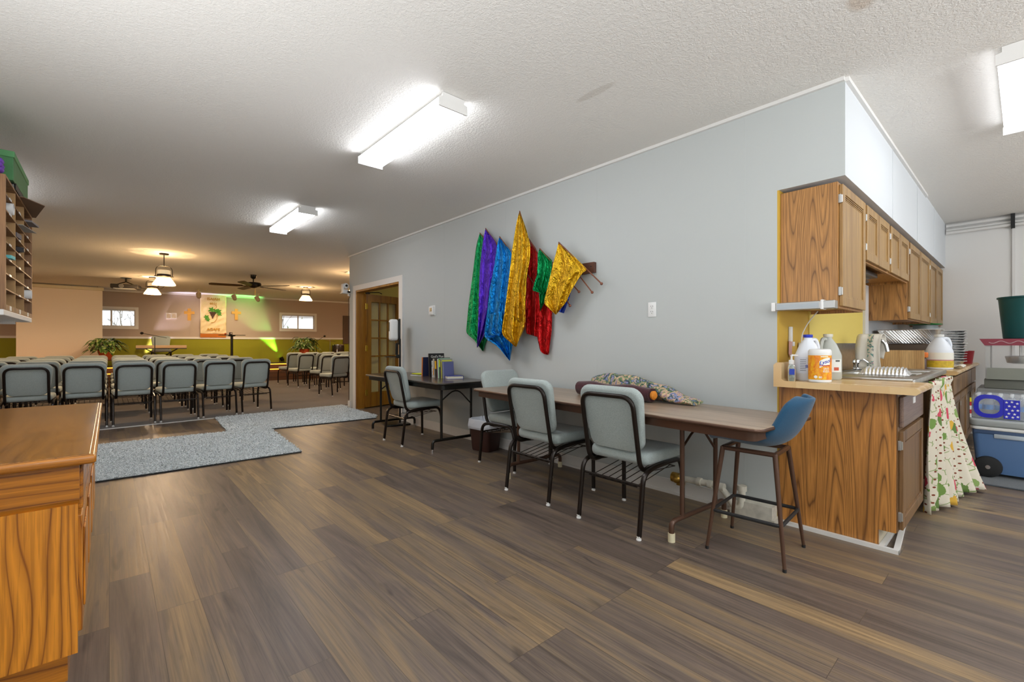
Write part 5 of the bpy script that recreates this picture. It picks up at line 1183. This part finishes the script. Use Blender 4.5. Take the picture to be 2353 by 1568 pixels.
# ------------------------------------------------------------------ on the far wall
FWM = Matrix.Translation((0, FARB, 0)) @ Matrix.Rotation(FANG, 4, 'Z')
def wallthing(name, lbl, cat, px, py, off=.03, group=None):
    p = at_far(px, py, off); return thing(name, lbl, cat, p, FANG, group)
gold = pm('gold_wood', 'c8922c', .5)
for px, s in ((435, 'left'), (543, 'right')):
    t = wallthing('wall_cross', 'golden cross on the far wall to the %s of the grape banner' % s, 'cross', px, 723, .02, 'golden crosses beside the banner')
    MB().box(-.045, .045, -.012, .012, -.185, .185, .004).build('upright', gold, t, smooth=0); MB().box(-.135, .135, -.014, .01, .015, .10, .004).build('crossbar', gold, t, smooth=0)
for px, s in ((387.5, 'left one of the pair'), (400, 'right one of the pair')):
    t = wallthing('picture_frame', 'small white framed picture left of the golden crosses, %s' % s, 'picture', px, 726, .015, 'pair of small pictures on the far wall')
    m = MB()
    for q in ((-.065, .065, .07, .085), (-.065, .065, -.085, -.07), (-.065, -.05, -.07, .07), (.05, .065, -.07, .07)): m.box(q[0], q[1], -.012, .012, q[2], q[3])
    m.build('frame', M['trim'], t, smooth=0); MB().box(-.05, .05, -.004, .01, -.07, .07).build('picture', pm('pale_print', 'cfc2b4', .6, var=(30, .15)), t, smooth=0)
t = wallthing('wall_banner', 'cream satin banner with green grape leaves and gold lettering on the far wall', 'banner', 490.5, 722, .035)
BW, BH = .70, 1.28
rows = [[Vector(((j / 24 - .5) * BW, .010 * math.sin(j * .9 + i * .35) * (.3 + i / 40) + .006 * math.sin(i * 1.1 + j * .5), BH / 2 - BH * i / 40)) for j in range(25)] for i in range(41)]
satin = pm('cream_satin', 'e2cda0', .4, bump=(12, .4, .02)); MB().grid(rows).build('cloth', satin, t, smooth=80, solid=.003)
MB().box(-BW / 2, BW / 2 - .01, -.012, .004, -BH / 2 - .11, -BH / 2 + .004).build('fringe', pm('orange_fringe', 'b8691c', .8, bump=(200, .5)), t, smooth=0)
MB().tube([(-BW / 2 - .02, 0, BH / 2), (BW / 2 + .02, 0, BH / 2)], .012, 8).build('rod', gold, t)
goldt = pm('gold_felt', 'c08a20', .7)
for s, sz, z in (('ISAIAH', .115, .475), ('60:21', .09, .33), ('AGAPE', .115, -.50)):
    MB().add_mesh(text_mesh(s, sz, .004, bold=True), Matrix.Translation((0, -.024, z)) @ Matrix.Rotation(R(90), 4, 'X')).build('lettering', goldt, t, smooth=0)
def leafpoly(cx, cz, s, a=0):
    pts = []
    for k in range(20):
        th = 2 * PI * k / 20; r = s * (.72 + .28 * math.cos(5 * th + .3)) * (1.1 if math.sin(th) < 0 else .9); pts.append((cx + r * math.cos(th + a), cz + r * math.sin(th + a)))
    return pts
gl = pm('green_felt', '3f8a1c', .7)
for cx, cz, s, a in ((-.05, .14, .10, 0), (.06, .10, .09, 1), (.14, .10, .085, .5), (.155, .0, .075, 2), (-.19, -.10, .085, .8), (-.15, -.19, .06, 1.6)):
    MB().prism(leafpoly(cx, cz, s, a), -.028, -.020, 'xz').build('leaf', gl, t, smooth=0)
gp = pm('dark_grape_felt', '4a2c22', .6); m = MB()
for r in range(6):
    for k in range(6 - r): m.sphere(((k - (5 - r) / 2) * .030 - .02, -.026, .05 - r * .036), .019, 8, 5, (1, .5, 1))
m.build('grape_bunch', gp, t)
for pp in ([(.06, -.024, .30), (.10, -.024, .22), (.02, -.024, .16)], [(.10, -.024, .0), (.10, -.024, -.16), (.02, -.024, -.27), (-.06, -.024, -.28)]):
    MB().tube(fillet(pp, .08), .0065, 5).build('tendril', goldt, t)
t = wallthing('tall_dark_rectangle', 'tall dark panel on the far wall at the right, beside the wall corner', 'panel', 797, 758, .03); MB().box(-.14, .20, -.02, .02, -.53, .52).build('panel', pm('dark_brown_rectangle', '5d4b3e', .7), t, smooth=0)  # dark upright rectangle across the chair rail
# projection screen
a, b = at_y(37, 760, 16.8), at_y(235.5, 668, 16.8)
t = thing('projection_screen', 'large pale pull-down projection screen at the left of the sanctuary', 'screen', ((a.x + b.x) / 2, 16.8, b.z)); hw = (b.x - a.x) / 2
MB().box(-hw, hw, -.003, .003, -1.90, 0).build('fabric', pm('screen_fabric', 'eee2cf', .85), t, smooth=0)
MB().box(-hw - .05, hw + .03, -.06, .05, -.01, .075, .015).build('casing', M['cream'], t); MB().tube([(-hw, 0, -1.90), (hw, 0, -1.90)], .015, 8).build('bottom_bar', M['black'], t)
m = MB()
for s in (-1, 1): m.tube([(s * (hw - .1), 0, .07), (s * (hw - .1), 0, HC - b.z)], .005, 5)
m.build('hanger', M['black'], t)
# ------------------------------------------------------------------ on the stage
SZ = .4805
t = thing('keyboard_piano', 'electric keyboard on a black folding stand on the stage', 'keyboard', (1.13, 16.42, SZ), R(-3))
MB().box(-.575, .575, -.13, .13, .515, .60, .01).build('body', pm('cream_keyboard', 'cfb48c', .4), t); MB().box(-.575, .575, -.125, .135, .495, .515).build('under_tray', M['black'], t)
m = MB()
for y in (-.1, .1): m.tube([(-.36, y, .50), (.36, y, .012)], .014, 6); m.tube([(.36, y, .50), (-.36, y, .012)], .014, 6)
m.build('stand', M['black'], t)
put_chair(1.15, 16.92, R(178), 'grey padded chair on the stage behind the electric keyboard', 'chairs on the stage', SZ)
def mic_stand(x, y, zt, p_mic, p_tail, lbl):
    t = thing('microphone_stand', lbl, 'microphone stand', (x, y, SZ)); o = Vector((x, y, SZ))
    MB().tube([(0, 0, .05), (0, 0, zt - SZ)], .010, 8).build('pole', M['black'], t)
    for k in range(3): a = 2 * PI * k / 3 + .4; MB().tube([(0, 0, .10), (.26 * math.cos(a), .26 * math.sin(a), .012)], .008, 6).build('leg', M['black'], t)
    a_, b_ = Vector(p_mic) - o, Vector(p_tail) - o; MB().tube([a_, b_], .007, 6).build('boom', M['black'], t); MB().sphere(a_, .04, 12, 8, (1, 1, .9)).build('microphone', M['black'], t)
mic_stand(.95, 16.08, 1.31, tuple(at_y(326, 766, 16.08)), tuple(at_y(383, 777, 16.08)), 'black microphone boom stand in front of the electric keyboard')
mic_stand(*at_y(727, 800, 16.05).to_2d(), 1.12, tuple(at_y(746, 773, 16.05)), tuple(at_y(722, 788, 16.05)), 'black microphone boom stand behind the right potted plant')
t = thing('music_stand', 'black pole stand with a flat tray in front of the grape banner', 'music stand', (2.79, 16.0, SZ)); MB().tube([(0, 0, .02), (0, 0, .88)], .035, 12).build('pole', M['black'], t); MB().lathe([(.24, 0), (.24, .015), (.05, .03)], 24).build('base', M['black'], t)
MB().box(-.34, .34, -.14, .14, .895, .912, .004).build('tray', M['black'], t); m = MB(); m.lathe([(.08, .87), (.11, .896)], 16); m.build('bracket', M['black'], t)
t = thing('video_camera', 'small black camera on the music stand tray', 'camera', (2.76, 16.0, SZ + .913)); MB().box(-.04, .04, -.05, .05, 0, .075, .008).build('body', M['black'], t); MB().cyl((0, -.05, .04), .025, .03, 12, Matrix.Rotation(R(90), 4, 'X')).build('lens', M['chrome'], t)
tag(MB().sphere((0, 0, .028), .03, 12, 8).build('orange_ball', pm('orange_foam', 'd0622c', .6), loc=(2.62, 15.98, SZ + .912)), 'small orange ball on the tray of the music stand', 'ball')
# stage spotlights washing the far wall
def par(x, y, tx, ty, tz, col, e, deg, lbl):
    t = thing('stage_light', lbl, 'stage light', (x, y, SZ), 0, 'small stage lights at the foot of the far wall'); src = Vector((0, 0, .115)); d = (Vector((tx, ty, tz)) - Vector((x, y, SZ)) - src).normalized(); q = d.to_track_quat('Z', 'Y').to_matrix().to_4x4()
    MB().lathe([(.045, -.07), (.06, -.05), (.065, .06), (.055, .06), (.05, .03)], 18, src, M=q).build('head', M['black'], t); m = MB(); m.box(-.07, .07, -.012, .012, 0, .012); m.box(-.075, -.063, -.012, .012, 0, .12); m.box(.063, .075, -.012, .012, 0, .12); m.build('bracket', M['black'], t)
    MB().cyl(src, .05, .006, 16, q @ Matrix.Translation((0, 0, .035))).build('lens', glow('lens_' + lbl[:5], tuple(int(255 * min(1, c)) for c in col), 4), t)
    l = bpy.data.lights.new('stage_beam', 'SPOT'); l.energy = e; l.color = col; l.spot_size = R(deg); l.spot_blend = .8; l.shadow_soft_size = .03
    o = bpy.data.objects.new('stage_beam', l); C.objects.link(o); o.parent = t; o.location = src + d * .07; o.rotation_mode = 'QUATERNION'; o.rotation_quaternion = d.to_track_quat('-Z', 'Y')
par(4.47, far_y(4.47) - .09, 3.40, far_y(3.40) - .04, 2.50, (.25, 1.0, .22), 560, 34, 'green-beamed stage light low at the far wall, throwing a green streak')
par(.62, far_y(.62) - .10, 2.05, far_y(2.05) - .03, 2.60, (.95, .80, 1.0), 300, 36, 'white-beamed stage light behind the keyboard washing the far wall')
# plants
def plant_mat(n_, a, b):
    tt = NT(n_); v = tt.coord(); n = tt.noise(v, 16, 3, .6); tt.link(tt.ramp(n, [(.38, lin(a)), (.5, lin('5f8a3a')), (.62, lin(b))]), tt.b.inputs['Base Color']); tt.b.inputs['Roughness'].default_value = .4; return tt.m
def plant(x, y, lbl, seed, mat, n=60, w=.5, h=.36, sag=.5):
    rnd = random.Random(seed); t = thing('potted_plant', lbl, 'plant', (x, y, SZ))
    MB().lathe([(.12, 0), (.15, .22), (.16, .225), (.16, .25), (.14, .25), (.13, .20)], 24, (0, 0, .22)).build('pot', pm('terracotta', 'a8481c', .7, var=(15, .15)), t)
    m = MB(); m.lathe([(.16, .19), (.17, .2), (.17, .218)], 20); 
    for k in range(3): a = 2 * PI * k / 3; m.tube([(.13 * math.cos(a), .13 * math.sin(a), .2), (.15 * math.cos(a), .15 * math.sin(a), .003)], .012, 6)
    m.build('pot_stand', dk, t)
    MB().lathe([(.13, .40), (.135, .42), (.02, .425)], 18).build('soil', pm('soil', '2b2019', .95), t); m = MB()
    for k in range(n):
        a = rnd.uniform(0, 2 * PI); L_ = rnd.uniform(.5, 1.0) * w; up = rnd.uniform(.15, 1.0); lw = rnd.uniform(.035, .06); d = Vector((math.cos(a), math.sin(a), 0)); sd = Vector((-d.y, d.x, 0)); rows = []; ln = rnd.uniform(.20, .28)
        tip = Vector((0, 0, .42)) + d * (L_ - ln * .6) * (1 - .45 * up) + Vector((0, 0, h * up)); mid = tip
        m.tube([Vector((0, 0, .42)) + d * .04, Vector((0, 0, .42)) + d * L_ * .3 + Vector((0, 0, h * up * .7)), tip], .004, 4)
        for i in range(7):
            f = i / 6; p = tip + d * ln * f + Vector((0, 0, .10 * up * f * (1 - f) * 2 - sag * ln * f * f)); ww = lw * math.sin(PI * min(1, .08 + f * .92)) ** .7 if i < 6 else .001
            rows.append([p - sd * ww + Vector((0, 0, .25 * ww)), p, p + sd * ww + Vector((0, 0, .25 * ww))])
        m.grid(rows)
    m.build('foliage', mat, t, smooth=60)
plant(-.07, 16.24, 'big variegated potted plant left of the keyboard in front of the screen', 5, plant_mat('variegated_leaf', '1d3a16', 'c5c884'), 80, .50, .34)
plant(4.80, 15.72, 'pale leafy potted plant right of the green beam, under the right window', 9, plant_mat('pale_variegated_leaf', '37521f', 'd9dcb0'), 85, .50, .40)
# drums at the far right
t = thing('drum_kit', 'partly hidden drum with cymbal on the stage beside the doorway wall', 'drum kit', (6.05, 16.1, SZ))
MB().lathe([(.20, .30), (.205, .31), (.205, .60), (.2, .61)], 24).build('drum', pm('dark_drum_shell', '2a201a', .35), t); MB().lathe([(.215, .585), (.215, .615)], 24, cap=False).build('hoop', M['chrome'], t)
m = MB()
for k in range(3): a = 2 * PI * k / 3; m.tube([(.2 * math.cos(a), .2 * math.sin(a), .45), (.24 * math.cos(a), .24 * math.sin(a), .01)], .008, 6)
m.build('drum_legs', M['chrome'], t)
m = MB(); m.lathe([(.01, .035), (.05, .02), (.2, 0), (.2, -.003), (.05, .015)], 28, (-.28, 0, .73), M=Matrix.Rotation(R(6), 4, 'Y')); m.build('cymbal', brs, t); MB().tube([(-.28, 0, .79), (-.28, 0, .01)], .009, 6).build('cymbal_stand', M['chrome'], t)
